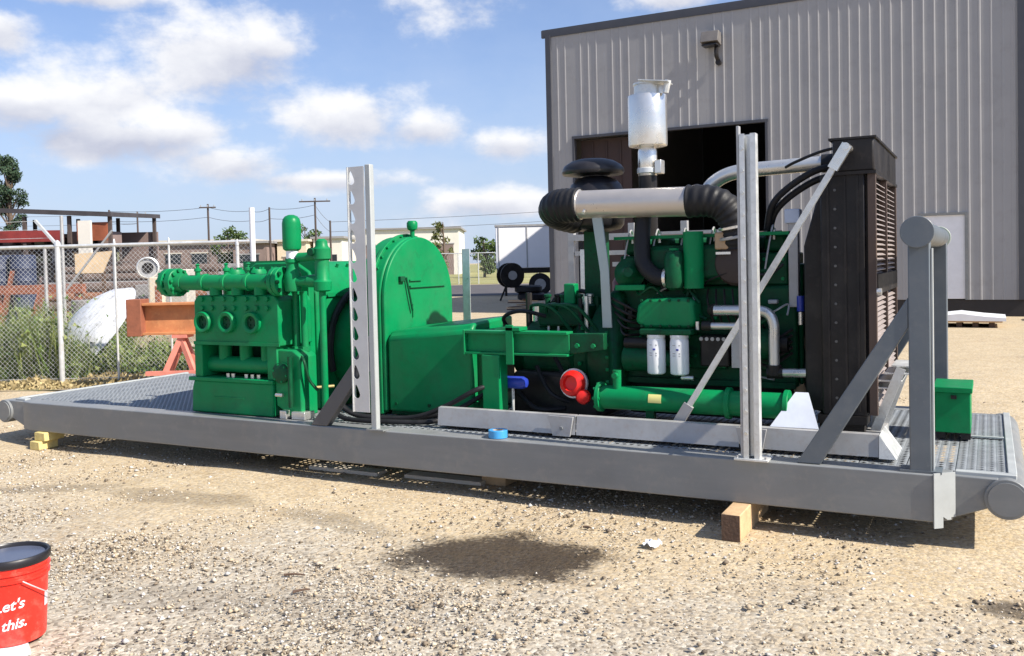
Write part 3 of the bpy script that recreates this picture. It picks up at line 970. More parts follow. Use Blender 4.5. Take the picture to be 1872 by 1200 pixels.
OLIVE_T = M('olive_tarp', (0.16, 0.16, 0.09), 0.8)
red_shed()
t = tag(obox(-20.9, -20.3, 44.2, 44.4, GZ, 3.95).build('door_slab', PALEW), 'tall white board leaning at the right end of the shed', 'board')
t = tag(obox(-27.5, -25.6, 40.5, 41.4, GZ, 4.55).build('plywood_stack', M('weathered_ply', (0.45, 0.36, 0.27), 0.85, var=0.25, scale=1.2), bevel=0.05), 'tall weathered plywood crate left of the shed under the pine', 'crate')

# things stored behind the fence
t = thing('gauge_stand', 'grey round dial housing with white rim on tan pedestal', 'gauge', yard(-8.75, 22, GZ))
ax = yard(0.25, -1, 0)
MB().lathe([(0.01, -0.30), (0.22, -0.28), (0.25, -0.2), (0.25, 0.0), (0.10, 0.0)], yard(-8.75, 22, 1.55), ax, n=22).build('housing', GALV_D, t)
MB().lathe([(0.25, 0.0), (0.265, 0.0), (0.265, 0.03), (0.235, 0.05), (0.225, 0.02)], yard(-8.75, 22, 1.55), ax, n=22, closed=True).build('rim', GALV, t)
MB().lathe([(0.13, 0.005), (0.13, 0.02), (0.05, 0.025)], yard(-8.75, 22, 1.55), ax, n=20).build('hub', BLACK, t)
obox(-8.70, -8.42, 21.9, 22.2, GZ, 1.32).build('pedestal', CREAM, t, bevel=0.02)
o = obox(-9.1, -8.1, 22.8, 23.4, GZ, 1.5).build('storage_box', M('stone_grey', (0.40, 0.38, 0.34), 0.8), bevel=0.03)
tag(o, 'square grey storage box behind the dial housing', 'box')
t = thing('propped_plywood', 'tan plywood panel propped on posts behind the fence', 'panel', yard(-10.1, 22, GZ))
v = [yard(-10.5, 22, 1.45), yard(-9.85, 22, 1.45), yard(-9.6, 22, 1.98), yard(-10.5, 22, 1.92)]
MB().add(v + [p + yard(0, 0.05) for p in v], [(0, 1, 2, 3), (7, 6, 5, 4), (0, 4, 5, 1), (1, 5, 6, 2), (2, 6, 7, 3), (3, 7, 4, 0)]).build('sheet', M('plywood', (0.62, 0.47, 0.30), 0.8, var=0.12), t)
for s in (-10.45, -9.9):
    obox(s, s + 0.07, 22.06, 22.13, GZ, 1.7).build('post', WOOD_D, t)
for s_, pos in ((-12.35, 'left'), (-11.75, 'right')):
    for z, lev in ((0, 'lower'), (0.95, 'upper')):
        o = MB().lathe([(0.27, 0), (0.29, 0.02), (0.29, 0.3), (0.30, 0.32), (0.29, 0.34), (0.29, 0.6), (0.30, 0.62), (0.29, 0.64), (0.29, 0.92), (0.27, 0.94)], yard(s_, 22, GZ + z), n=18).build('drum', M('navy_drum', (0.02, 0.03, 0.07), 0.6))
        tag(o, '%s %s of the four dark blue stacked drums behind the weeds' % (lev, pos), 'drum', 'dark blue drums')
t = thing('rust_rail', 'rust red steel rail on short legs behind the weeds', 'rail', yard(-11.5, 20.5, GZ))
obox(-14, -9.6, 20.4, 20.6, 1.02, 1.22).build('rail', RUST_D, t)
for s in (-13.5, -11.6, -9.8):
    obox(s, s + 0.12, 20.45, 20.57, GZ, 1.02).build('leg', RUST_D, t)
PIPEM = [M('pipe_brown', (0.12, 0.085, 0.07), 0.8, var=0.2), M('pipe_grey', (0.20, 0.19, 0.185), 0.7, var=0.15), M('pipe_rust', (0.20, 0.09, 0.05), 0.85, var=0.25)]
for i, (s0, s1, D, rows, n0, lab) in enumerate((
        (-15.6, -10.6, 31, 6, 9, 'long steel pipe in the stack behind the tan panel'),
        (-11.0, -6.2, 33, 6, 9, 'long steel pipe in the stack behind the middle of the fence'),
        (-14.5, -9.2, 27, 4, 7, 'long steel pipe in the low stack behind the white shell'),
        (-8.4, -3.4, 36, 5, 8, 'long steel pipe in the stack behind the pump fluid end'))):
    for r in range(rows):
        for k in range(n0 - r):
            dd, zz = D + (k + r * 0.5) * 0.31, GZ + 0.15 + r * 0.268
            sh = random.uniform(-0.4, 0.4)
            o = C(yard(s0 + sh, dd, zz), yard(s1 + sh, dd, zz), 0.152, n=10).build('pipe', PIPEM[(i + (k * 7 + r * 3) % 5 // 3) % 3])
            tag(o, lab, 'pipe', lab.replace('long steel pipe in', 'pipes of'))
for i, (s, D, w, h, mt, lab) in enumerate((
        (-9.9, 25, 0.9, 0.8, 'ROOFG', 'low grey crate in front of the rusty pipes'),
        (-7.0, 24, 0.7, 0.5, 'WHITE', 'small white carton behind the fence near the fluid end'),
        (-7.4, 26, 1.1, 1.25, 'BRICKW', 'brown crate behind the small white carton'),
        (-5.6, 27, 1.3, 1.1, 'ROOFG', 'grey crate behind the tall white fence post'))):
    o = obox(s - w / 2, s + w / 2, D, D + 0.8, GZ, GZ + h).build('crate', globals()[mt], bevel=0.02)
    tag(o, lab, 'crate', 'crates behind the fence')

r4_ = random.Random(11)
RLAB = ['short rusty post', 'dark steel box', 'rusty plate on edge', 'grey drum']
for k in range(14):
    s_, D_ = -13.6 + k * 0.72 + r4_.uniform(-0.2, 0.2), r4_.uniform(17.5, 24)
    h_ = r4_.uniform(0.6, 1.75)
    q_ = k % 4
    near = ('by the left frame edge', 'behind the rust red rail', 'right of the drums', 'left of the big fence post', 'behind the big fence post', 'under the tan panel', 'right of the tan panel',
            'behind the white shell', 'left of the dial housing', 'behind the dial pedestal', 'above the orange beam end', 'above the middle of the orange beam', 'left of the pump hub', 'behind the pump hub')[k]
    if q_ == 0:
        o = obox(s_, s_ + 0.12, D_, D_ + 0.12, GZ, GZ + h_).build('steel_post', RUST_D, bevel=0.01)
    elif q_ == 1:
        o = obox(s_, s_ + r4_.uniform(0.4, 0.8), D_, D_ + 0.6, GZ, GZ + h_ * 0.8).build('steel_box', ROOFG, bevel=0.02)
    elif q_ == 2:
        o = MB().bar(yard(s_, D_, GZ), yard(s_ + 0.35, D_ + 0.1, GZ + h_), 0.6, 0.03, (0, 0, 1)).build('steel_plate', RUST_D)
    else:
        o = MB().lathe([(0.27, 0), (0.29, 0.02), (0.29, 0.3), (0.30, 0.32), (0.29, 0.34), (0.29, 0.86), (0.27, 0.88)], yard(s_, D_, GZ), n=16).build('drum', PIPEM[1])
    tag(o, RLAB[q_] + ' standing ' + near, ('post', 'box', 'plate', 'drum')[q_], 'scrap behind the fence')

# ================================================================== chain-link fence
def chainlink():
    D, s0, s1 = 11.76, -7.6, -3.32
    t = thing('chain_link_fence', 'galvanised chain-link fence with angled barbed wire arms', 'fence', yard(-5.5, D, GZ))
    for s, r, h, arm in ((-7.3, 0.030, 1.83, 0), (-5.83, 0.034, 1.84, 1), (-5.10, 0.014, 1.84, 0), (-4.40, 0.014, 1.84, 0), (-3.52, 0.022, 1.80, 0)):
        p = yard(s, D, GZ - 0.05)
        q = C(p, yard(s - 0.0, D, h), r, n=12).build('post', GALV, t)
        MB().lathe([(r * 1.15, 0), (r * 1.15, 0.04), (r * 0.6, 0.07), (0.002, 0.08)], yard(s, D, h - 0.01), n=12).build('cap', GALV, q)
        if arm:
            MB().bar(yard(s, D, h), yard(s - 0.30, D + 0.05, h + 0.33), 0.035, 0.03).build('barb_arm', GALV, q)
    p = C(yard(-3.32, D, GZ - 0.05), yard(-3.32, D, 2.27), 0.034, n=12).build('post', WHITE, t, label='tall white gate post at the end of the fence')
    C(yard(s0, D, 1.82), yard(-3.32, D, 1.84), 0.021, n=10).build('top_rail', GALV, t)
    C(yard(s0, D, 0.12), yard(-3.32, D, 0.12), 0.004, n=6).build('bottom_wire', GALV, t)
    m = MB()
    pitch, z0, z1 = 0.062, 0.08, 1.82
    H = z1 - z0
    k = 0
    s = s0 - H
    while s < s1:
        for sg, off in ((1, 0.0025), (-1, -0.0025)):
            a, b_ = (s, z0), (s + H, z1)
            if sg < 0:
                a, b_ = (s + H, z0), (s, z1)
            # clip to the fence run
            def at(x):
                return a[1] + (b_[1] - a[1]) * (x - a[0]) / (b_[0] - a[0])
            lo, hi = max(s0, min(a[0], b_[0])), min(s1, max(a[0], b_[0]))
            if hi - lo > 0.02:
                m.bar(yard(lo, D + 0.03 + off, at(lo)), yard(hi, D + 0.03 + off, at(hi)), 0.0026, 0.0026)
        s += pitch
    struct(m.build('wire_mesh', GALV, t, smooth=0), 'stuff')
    for k, (dz, ds) in enumerate(((0.10, 0.09), (0.21, 0.19), (0.32, 0.29))):
        pts = [yard(s0, D + 0.02, 1.84 + dz * 0.92)] + [yard(-5.83 - ds, D + 0.04, 1.84 + dz)]
        C(pts[0], pts[1], 0.003, n=5).build('barbed_wire', GALV, t)
    # second fence line further back with taller posts
    t2 = thing('back_fence', 'second line of thin fence posts and wire behind the white shell', 'fence', yard(-7, 15.5, GZ))
    for s, h in ((-7.6, 2.45), (-6.73, 1.95), (-5.05, 1.2), (-7.9, 1.9)):
        C(yard(s, 15.5, GZ), yard(s, 15.5, h), 0.028, n=8).build('post', GALV_D, t2)
    C(yard(-12, 15.5, 1.9), yard(-4.5, 15.5, 1.92), 0.018, n=8).build('top_rail', GALV_D, t2)
    MB().bar(yard(-7.55, 15.5, 1.2), yard(-6.75, 15.5, 2.18), 0.03, 0.03).build('brace', GALV_D, t2)
chainlink()

# white shell, orange beam on stand
def shell():
    c = yard(-6.05, 13.2, 0.64)
    axis = (yard(0.62, -0.62, 0) + Vector((0, 0, -0.42))).normalized()
    n = 30
    prof = [(0.02, 0.30), (0.20, 0.28), (0.38, 0.22), (0.54, 0.12), (0.64, 0.0), (0.66, -0.02), (0.63, -0.02), (0.52, 0.09), (0.36, 0.19), (0.02, 0.27)]
    axis = (yard(-0.56, -0.50, 0) + Vector((0, 0, 0.62))).normalized()
    o = thing('fibreglass_shell', 'large white fibreglass shell lying tilted behind the fence', 'shell', yard(-6.02, 13.2, GZ))
    MB().lathe([(r * 1.22, h * 1.1) for r, h in prof], c, axis, n=n).build('shell', SHELLW, o)
    b1 = yard(-6.45, 13.0, 0.30)
    T([b1, yard(-6.15, 12.78, 0.42), yard(-5.85, 12.72, 0.56), yard(-5.62, 12.75, 0.60)], 0.016, n=8).build('cable', RUBBER, o)
    MB().bar(yard(-6.55, 13.1, 0.08), yard(-5.6, 12.95, 0.12), 0.10, 0.08).build('runner', WOOD_D, o)
    B_ = yard(-6.2, 13.0, 0)
    MB().bar(yard(-6.35, 13.0, GZ), yard(-6.2, 13.1, 0.5), 0.05, 0.05).build('prop', GALV_D, o)
    MB().bar(yard(-5.75, 13.0, GZ), yard(-5.8, 13.1, 0.5), 0.05, 0.05).build('prop', GALV_D, o)
shell()
def orange_beam():
    D = 11.1
    t = thing('steel_beam', 'orange rusty steel I-beam resting on a red trestle', 'beam', yard(-3.9, D, GZ))
    s0, s1 = -4.50, -2.75
    obox(s0, s1, D + 0.08, D + 0.10, 0.735, 1.065).build('web', RUST, t)
    obox(s0, s1, D - 0.03, D + 0.21, 1.065, 1.095).build('top_flange', RUST, t, bevel=0.004)
    obox(s0, s1, D - 0.03, D + 0.21, 0.705, 0.735).build('bottom_flange', RUST, t, bevel=0.004)
    obox(s0 - 0.18, s0, D - 0.05, D + 0.22, 0.695, 1.145).build('end_plate', RUST_D, t, bevel=0.006)
    t = thing('trestle', 'faded red steel trestle holding up the orange beam', 'trestle', yard(-4.05, D, GZ))
    for dd in (0.0, 0.2):
        MB().bar(yard(-4.33, D - 0.05 + dd, GZ), yard(-4.04, D + 0.02 + dd * 0.6, 0.69), 0.065, 0.065).build('leg', PINKRED, t)
        MB().bar(yard(-3.80, D - 0.05 + dd, GZ), yard(-4.06, D + 0.02 + dd * 0.6, 0.69), 0.055, 0.055).build('leg', PINKRED, t)
    obox(-4.45, -3.70, D - 0.10, D - 0.04, 0.22, 0.27).build('cross_bar', PINKRED, t)
    obox(-4.14, -3.96, D - 0.04, D + 0.22, 0.665, 0.704).build('saddle', PINKRED, t)
orange_beam()

# weeds along the fence
def weeds(name, label, s0, s1, d0, d1, n, h0, h1, mat, prof=None):
    s = rng.uniform(s0, s1, n)
    d = rng.uniform(d0, d1, n)
    P = np.stack([-sy_ * d + cy_ * s, cy_ * d + sy_ * s, np.full(n, GZ)], 1)
    k = (0.55 + 0.45 * np.sin(s * 5.1 + 1.3) * np.cos(d * 3.7 + s)) if prof is None else prof(s, d)
    h = rng.uniform(h0, h1, n) * np.clip(k, 0.2, 1.3)
    lean = rng.normal(0, 0.22, (n, 2)) * h[:, None]
    a = rng.uniform(0, 6.28, n)
    w = rng.uniform(0.006, 0.016, n)
    dx = np.stack([np.cos(a) * w, np.sin(a) * w, np.zeros(n)], 1)
    tip = P + np.concatenate([lean, h[:, None]], 1)
    V = np.stack([P - dx, P + dx, tip], 1)
    # leaves on the stalks
    m = n
    q = rng.uniform(0.35, 1.0, m)[:, None]
    L_ = tri_cloud(P * (1 - q) + tip * q, rng.uniform(0.03, 0.085, m)).reshape(-1, 3, 3)
    V = np.concatenate([V, L_], 0).reshape(-1, 3)
    o = tri_object(name, V, mat)
    o['label'] = label
    o['category'] = 'weeds'
    struct(o, 'stuff')
weeds('weeds', 'tall green weeds behind the left end of the fence', -8.6, -5.75, 11.9, 13.9, 24000, 0.45, 1.22, WEED)
weeds('grass', 'green grass under the orange beam', -5.75, -3.9, 12.4, 14.5, 6500, 0.12, 0.50, WEED)
weeds('dry_grass', 'dry straw and litter at the foot of the fence', -7.6, -3.8, 11.3, 12.6, 7000, 0.03, 0.13, STRAW)

# ================================================================== skid
def plate_with_holes(outer, holes, thick, yc):
    """flat plate in the XZ plane with real openings"""
    cu = bpy.data.curves.new('tmp', 'CURVE')
    cu.dimensions = '2D'
    cu.fill_mode = 'BOTH'
    cu.extrude = thick / 2
    for ring in [outer] + holes:
        sp = cu.splines.new('POLY')
        sp.points.add(len(ring) - 1)
        for p, (x, z) in zip(sp.points, ring):
            p.co = (x, z, 0, 1)
        sp.use_cyclic_u = True
    ob = bpy.data.objects.new('tmp', cu)
    col.objects.link(ob)
    dg = bpy.context.evaluated_depsgraph_get()
    me = bpy.data.meshes.new_from_object(ob.evaluated_get(dg))
    mb = MB()
    mb.v = [(v.co.x, yc + v.co.z, v.co.y) for v in me.vertices]
    mb.f = [tuple(p.vertices) for p in me.polygons]
    bpy.data.objects.remove(ob)
    bpy.data.curves.remove(cu)
    bpy.data.meshes.remove(me)
    return mb

ZD = 0.413          # top of the beams
YN, YF = 4.87, 7.0  # outer faces
def make_skid():
    t = thing('pump_skid', 'long grey oilfield skid frame with perforated deck raised on timber blocks', 'skid', (-3.6, 5.93, 0.177))
    MB().prism([(-7.11, YN), (-0.245, YN), (-0.165, YN + 0.075), (-0.165, YN + 0.15), (-7.32, YN + 0.15), (-7.26, YN + 0.03)], 'z', 0.177, ZD).build('side_beam', GREY, t, bevel=0.007)
    MB().prism([(-7.11, YF), (-0.245, YF), (-0.165, YF - 0.075), (-0.165, YF - 0.15), (-7.32, YF - 0.15), (-7.26, YF - 0.03)], 'z', 0.177, ZD).build('side_beam', GREY, t, bevel=0.007)
    # corner doubler plate, pale, with a notch at its foot
    m = MB()
    a, b_ = Vector((-0.249, YN - 0.006, 0)), Vector((-0.158, YN + 0.072, 0))
    nrm = Vector((0.078, -0.091, 0)).normalized() * 0.008
    prof = [(0, 0.150), (0.42, 0.150), (0.42, 0.205), (0.62, 0.188), (0.80, 0.188), (0.80, 0.200), (1, 0.200), (1, 0.421), (0, 0.421)]
    v = [a.lerp(b_, u) + Vector((0, 0, z)) for u, z in prof]
    n = len(v)
    m.add([p + nrm * 0.2 for p in v] + [p + nrm for p in v], [tuple(range(n)), tuple(range(2 * n - 1, n - 1, -1))] + [(k, n + k, n + (k + 1) % n, (k + 1) % n) for k in range(n)])
    m.build('corner_plate', GREY_L, t, label='pale grey corner plate at the beam end')
    # end beams, tapered up towards the roll pipe
    for sx, x0 in ((1, -0.165), (-1, -7.32)):
        MB().prism([(x0, 0.19), (x0, ZD - 0.012), (x0 + sx * 0.20, ZD - 0.012), (x0 + sx * 0.20, 0.27)], 'y', YN + 0.075, YF - 0.075).build('end_beam', GREY, t, bevel=0.006)
        xc = x0 + sx * 0.235
        p = C((xc, YN + 0.055, 0.308), (xc, YF - 0.055, 0.308), 0.098, n=32).build('roll_pipe', GREY, t, bevel=0.004)
        C((xc, YN + 0.047, 0.308), (xc, YN + 0.055, 0.308), 0.082, n=28).build('end_cap', GREY, p)
    # cross members
    for k in range(9):
        x = -6.9 + k * 0.8
        B(x, x + 0.1, YN + 0.152, YF - 0.152, 0.20, ZD - 0.065).build('cross_beam', GREY, t)
    # deck planks: perforated safety grating, raised lips
    def plank_mesh(w, y0, y1):
        nx, ny = 5, int((y1 - y0) / 0.045)
        cw, ch = w / nx, (y1 - y0) / ny
        V, F, cache = [], [], {}
        def vid(p):
            k = (round(p[0], 5), round(p[1], 5), round(p[2], 5))
            if k not in cache:
                cache[k] = len(V)
                V.append(p)
            return cache[k]
        for i in range(nx):
            for j in range(ny):
                x, y = i * cw, j * ch
                c = [(x, y, 0), (x + cw, y, 0), (x + cw, y + ch, 0), (x, y + ch, 0)]
                mds = [(x + cw / 2, y, 0), (x + cw, y + ch / 2, 0), (x + cw / 2, y + ch, 0), (x, y + ch / 2, 0)]
                e = 0.66
                cx, cy = x + cw / 2, y + ch / 2
                zz = 0.0025
                inn = [(cx + (p[0] - cx) * e, cy + (p[1] - cy) * e, zz) for p in mds]
                ci, mi, ii = [vid(p) for p in c], [vid(p) for p in mds], [vid(p) for p in inn]
                for k in range(4):
                    F.append((mi[k - 1], ci[k], mi[k], ii[k], ii[k - 1]))
        V2 = len(V)
        me = bpy.data.meshes.new('deck_plank')
        # folded side flanges
        for x in (0.002, w - 0.002):
            V += [(x, 0, 0), (x, y1 - y0, 0), (x, y1 - y0, -0.05), (x, 0, -0.05)]
            F.append((V2, V2 + 1, V2 + 2, V2 + 3))
            V2 += 4
        me.from_pydata(V, [], F)
        me.materials.append(DECK)
        return me
    x0, x1, n = -7.46, 0.075, 33
    w = (x1 - x0) / n
    me = plank_mesh(w - 0.004, YN + 0.155, YF - 0.155)
    for k in range(n):
        link('deck_plank', me, DECK, t, loc=Vector((x0 + k * w, YN + 0.155, ZD - 0.006)) - t.location)
    # edging round the deck
    B(0.075, 0.115, YN + 0.155, YF - 0.10, ZD - 0.05, ZD + 0.006).build('deck_edging', GREY_L, t, bevel=0.004)
    B(-0.155, 0.113, YN + 0.105, YN + 0.153, ZD - 0.05, ZD + 0.005).build('deck_edging', GREY_L, t, bevel=0.004)
    B(-7.495, -7.462, YN + 0.155, YF - 0.10, ZD - 0.05, ZD + 0.006).build('deck_edging', GREY_L, t, bevel=0.004)
    B(-7.46, -7.33, YN + 0.10, YN + 0.153, ZD - 0.05, ZD + 0.005).build('deck_edging', GREY_L, t, bevel=0.004)
    B(-0.16, 0.07, 5.93, 5.965, ZD + 0.002, ZD + 0.010).build('deck_splice', GREY_L, t)
make_skid()

# lifting frame at the right-hand end
t = thing('lifting_frame', 'grey A-shaped lifting frame with round pipe ends at the right end of the skid', 'frame', (-0.3, 5.9, ZD))
for y0, y1 in ((YN + 0.015, YN + 0.115), (YF - 0.115, YF - 0.015)):
    B(-0.355, -0.255, y0, y1, ZD + 0.001, 1.60).build('leg', GREY_B, t, bevel=0.006)
    ym = (y0 + y1) / 2
    MB().prism([(-0.90, ZD + 0.002), (-0.78, ZD + 0.002), (-0.356, 1.13), (-0.356, 1.28)], 'y', ym - 0.045, ym + 0.045).build('brace', GREY_B, t, bevel=0.005)
    B(-0.40, -0.21, y0 - 0.004, y1 + 0.02, ZD + 0.001, ZD + 0.012).build('foot_plate', GREY_B, t)
p = C((-0.31, YN - 0.005, 1.60), (-0.31, YF + 0.005, 1.60), 0.066, n=28).build('cross_pipe', GREY_B, t)
for y in (YN - 0.02, YF + 0.005):
    C((-0.31, y, 1.60), (-0.31, y + 0.015, 1.60), 0.078, n=32).build('end_disc', GREY_B if y < 5 else M('pale_green_disc', (0.42, 0.47, 0.40), 0.5), t, bevel=0.003)
B(-0.252, -0.245, YN + 0.03, YN + 0.115, ZD + 0.012, 1.52).build('sunlit_side_strip', GREY_L, t)  # pale strip paints the sunlit side of the near leg

# notched post
def notched_post():
    t = thing('notched_post', 'pale grey post with a column of teardrop notches, standing on the near beam', 'post', (-3.62, YN + 0.05, ZD))
    B(-3.604, -3.562, YN + 0.02, YN + 0.065, ZD + 0.001, 2.155).build('upright', GREY_L, t, bevel=0.005)
    holes = []
    for k in range(12):
        zc = 0.66 + k * 0.128
        xc = -3.711
        ring = []
        for q in range(14):
            a = 2 * math.pi * q / 14
            r = 0.025
            x, z = r * math.cos(a), r * math.sin(a) - 0.016
            if math.sin(a) > 0.3:
                z = -0.016 + (math.sin(a) - 0.3) / 0.7 * 0.062 + 0.006
                x -= 0.016 * (math.sin(a) - 0.3)
                x *= 1 - 0.35 * (math.sin(a) - 0.3)
            ring.append((xc + x, zc + z))
        holes.append(ring)
    plate_with_holes([(-3.738, 0.53), (-3.612, 0.53), (-3.612, 2.145), (-3.738, 2.145)], holes, 0.007, YN + 0.022).build('notched_plate', GREY_P, t, smooth=30)
    B(-3.745, -3.738, YN + 0.012, YN + 0.045, 0.53, 2.145).build('plate_flange', GALV, t)
    B(-3.635, -3.50, YN + 0.005, YN + 0.12, ZD + 0.001, ZD + 0.010).build('base_plate', GREY, t)
    MB().prism([(-4.125, ZD + 0.002), (-3.985, ZD + 0.002), (-3.640, 0.85), (-3.640, 0.99)], 'y', YN + 0.035, YN + 0.095).build('brace', M('dark_grey_brace', (0.085, 0.085, 0.09), 0.5), t, bevel=0.004, label='dark grey diagonal brace')
    B(-3.640, -3.605, YN + 0.03, YN + 0.09, 0.8, 1.03).build('gusset', GREY_P, t)
    t.location.y -= 0.035
notched_post()

# galvanised strut post
def strut_post():
    t = thing('strut_post', 'tall galvanised slotted strut post with square base plate, right of the filters', 'post', (-1.12, YN + 0.05, ZD))
    m = MB()
    m.box(-1.165, -1.160, YN + 0.02, YN + 0.07, ZD + 0.014, 2.145)
    m.box(-1.085, -1.080, YN + 0.02, YN + 0.07, ZD + 0.014, 2.145)
    m.box(-1.165, -1.137, YN + 0.016, YN + 0.020, ZD + 0.014, 2.145)
    m.box(-1.108, -1.080, YN + 0.016, YN + 0.020, ZD + 0.014, 2.145)
    m.box(-1.165, -1.080, YN + 0.070, YN + 0.075, ZD + 0.014, 2.145)
    m.build('channel', GALV, t, smooth=0)
    B(-1.1365, -1.1085, YN + 0.045, YN + 0.069, ZD + 0.02, 2.14).build('inner_rib', GALV, t, bevel=0.003)
    for k in range(14):
        z = 0.56 + k * 0.116
        C((-1.151, YN + 0.008, z), (-1.151, YN + 0.016, z), 0.009, n=6).build('bolt', ALU, t)
    B(-1.182, -1.170, YN + 0.03, YN + 0.075, ZD + 0.014, 2.19).build('back_angle', GALV_D, t)
    B(-1.215, -1.035, YN + 0.004, YN + 0.135, ZD + 0.001, ZD + 0.013).build('base_plate', GALV, t, bevel=0.002)
    for x in (-1.20, -1.05):
        C((x, YN + 0.025, ZD + 0.013), (x, YN + 0.025, ZD + 0.026), 0.009, n=6).build('bolt', GALV_D, t)
    t.location.y -= 0.04        # stands a little proud of the beam face
strut_post()
t = thing('diagonal_brace', 'thin galvanised diagonal brace running up to the radiator top', 'brace', (-1.6, 5.19, 0.53))
MB().bar((-1.615, 5.19, 0.545), (-0.690, 5.19, 2.05), 0.028, 0.032).build('rod', GALV, t)
MB().bar((-1.635, 5.188, 0.52), (-1.56, 5.188, 0.64), 0.034, 0.06).build('foot', GALV_D, t)
MB().bar((-0.745, 5.187, 1.96), (-0.668, 5.187, 2.085), 0.036, 0.055).build('clevis', STAIN, t)
C((-0.675, 5.16, 2.075), (-0.675, 5.33, 2.075), 0.020, n=12).build('pin', STAIN, t)

# ================================================================== triplex pump
def make_pump():
    t = thing('triplex_pump', 'bright green triplex mud pump with three-port fluid end', 'pump', (-4.95, 5.6, ZD))
    y = 5.0
    # base
    b = MB().prism([(-5.385, ZD + 0.004), (-4.575, ZD + 0.004), (-4.575, 0.66), (-5.355, 0.66), (-5.375, 0.60)], 'y', y, y + 0.45).build('base_skirt', GREEN, t, bevel=0.012)
    B(-5.40, -4.565, y - 0.012, y + 0.46, 0.655, 0.685).build('base_flange', GREEN, t, bevel=0.006)
    B(-5.15, -4.85, y - 0.006, y, 0.535, 0.543).build('weld_seam', GREEN, b)
    for x0, x1 in ((-5.345, -5.265), (-4.625, -4.53)):
        B(x0, x1, y + 0.005, y + 0.40, 0.685, 0.93).build('frame_post', GREEN, t, bevel=0.006)
    B(-5.265, -4.625, y + 0.28, y + 0.30, 0.685, 0.93).build('back_plate', GREEN_SHADE, t)
    s = C((-5.262, y + 0.11, 0.775), (-4.628, y + 0.11, 0.775), 0.062, n=24).build('suction_manifold', GREEN, t)
    for x in (-5.13, -4.92, -4.71):
        C((x, y + 0.11, 0.775), (x, y + 0.11, 0.93), 0.05, n=18).build('riser', GREEN, s)
    m = MB()
    for x in (-5.04, -4.99, -4.86, -4.80, -4.74):
        m.cyl((x, y + 0.04, 0.686), (x, y + 0.04, 0.715), 0.014, n=6)
    m.build('base_bolts', ALU, t)
    # fluid end
    f = MB().prism([(-5.33, 0.93), (-4.50, 0.93), (-4.50, 1.255), (-4.54, 1.30), (-5.29, 1.30), (-5.33, 1.255)], 'y', y, y + 0.36).build('fluid_end', GREEN, t, bevel=0.01)
    B(-5.335, -4.495, y - 0.010, y + 0.0, 0.93, 0.955).build('lower_lip', GREEN, f)
    for x in (-5.225, -4.985, -4.745):
        p = MB().lathe([(0.050, -0.004), (0.050, 0.030), (0.060, 0.036), (0.074, 0.036), (0.080, 0.028), (0.080, -0.004)], (x, y, 1.10), (0, -1, 0), n=28, closed=True).build('cylinder_port', GREEN, t)
        C((x, y - 0.006, 1.10), (x, y + 0.0, 1.10), 0.05, n=24).build('plug', GREEN_SHADE, p)
        MB().bolts((x, y - 0.004, 1.10), (0, -1, 0), 0.028, 0.008, 0.010, 4).build('plug_studs', GREEN_SHADE, p)
    m = MB()
    for x in (-5.24, -5.14, -5.02, -4.92, -4.80, -4.70, -4.60):
        for z in (1.205, 1.272):
            m.cyl((x, y - 0.018, z), (x, y, z), 0.019, n=6)
    m.build('stud_nuts', GREEN, f)
    for x in (-5.10, -4.88, -4.67):
        c = MB().lathe([(0.09, 0), (0.09, 0.09), (0.078, 0.11), (0.078, 0.16), (0.065, 0.19), (0.03, 0.195)], (x, y + 0.20, 1.295), n=24).build('valve_cover', GREEN, t)
        MB().bolts((x, y + 0.20, 1.485), (0, 0, 1), 0.045, 0.011, 0.018, 6).build('cover_bolts', GREEN, c)
    # discharge manifold
    d = C((-5.46, y + 0.02, 1.395), (-4.53, y + 0.02, 1.395), 0.058, n=28).build('discharge_manifold', GREEN, t)
    MB().lathe([(0.030, 0.0), (0.045, 0.02), (0.050, 0.05), (0.085, 0.065), (0.104, 0.075), (0.108, 0.082), (0.108, 0.122), (0.104, 0.126), (0.080, 0.128), (0.080, 0.150), (0.104, 0.152), (0.108, 0.156), (0.108, 0.200), (0.104, 0.204), (0.076, 0.208), (0.066, 0.26)], (-5.70, y + 0.02, 1.398), (1, 0, 0), n=28).build('end_hub', GREEN, d)
    MB().bolts((-5.475, y + 0.02, 1.398), (-1, 0, 0), 0.092, 0.013, 0.165, 10, ph=0.5).build('hub_studs', GREEN, d)
    C((-5.74, y + 0.02, 1.40), (-5.70, y + 0.02, 1.40), 0.018, n=8).build('nipple', M('brass_fitting', (0.30, 0.24, 0.10), 0.4, metal=0.6), d)
    for x in (-5.12, -4.90, -4.68):
        C((x, y + 0.02, 1.30), (x, y + 0.02, 1.39), 0.046, n=18).build('outlet_neck', GREEN, d)
    for x0, x1, r in ((-4.535, -4.500, 0.104), (-4.494, -4.456, 0.104)):
        fl = C((x0, y + 0.02, 1.395), (x1, y + 0.02, 1.395), r, n=28).build('flange', GREEN, t, bevel=0.004)
        MB().bolts((x0 - 0.018, y + 0.02, 1.395), (1, 0, 0), 0.082, 0.015, x1 - x0 + 0.036, 8).build('flange_studs', GREEN_SHADE, fl)
    for x in (-5.30, -5.01, -4.79):
        b2 = MB().lathe([(0.018, 0), (0.018, 0.03), (0.026, 0.032), (0.026, 0.05), (0.012, 0.055), (0.012, 0.075), (0.02, 0.08), (0.006, 0.09)], (x, y + 0.02, 1.448), n=10).build('bleed_valve', GREEN, d)
    for x in (-5.235, -5.015, -4.795, -4.585):
        MB().lathe([(0.0585, 0), (0.066, 0.003), (0.066, 0.027), (0.0585, 0.03)], (x, y + 0.02, 1.395), (1, 0, 0), n=24).build('pipe_band', GREEN, d)
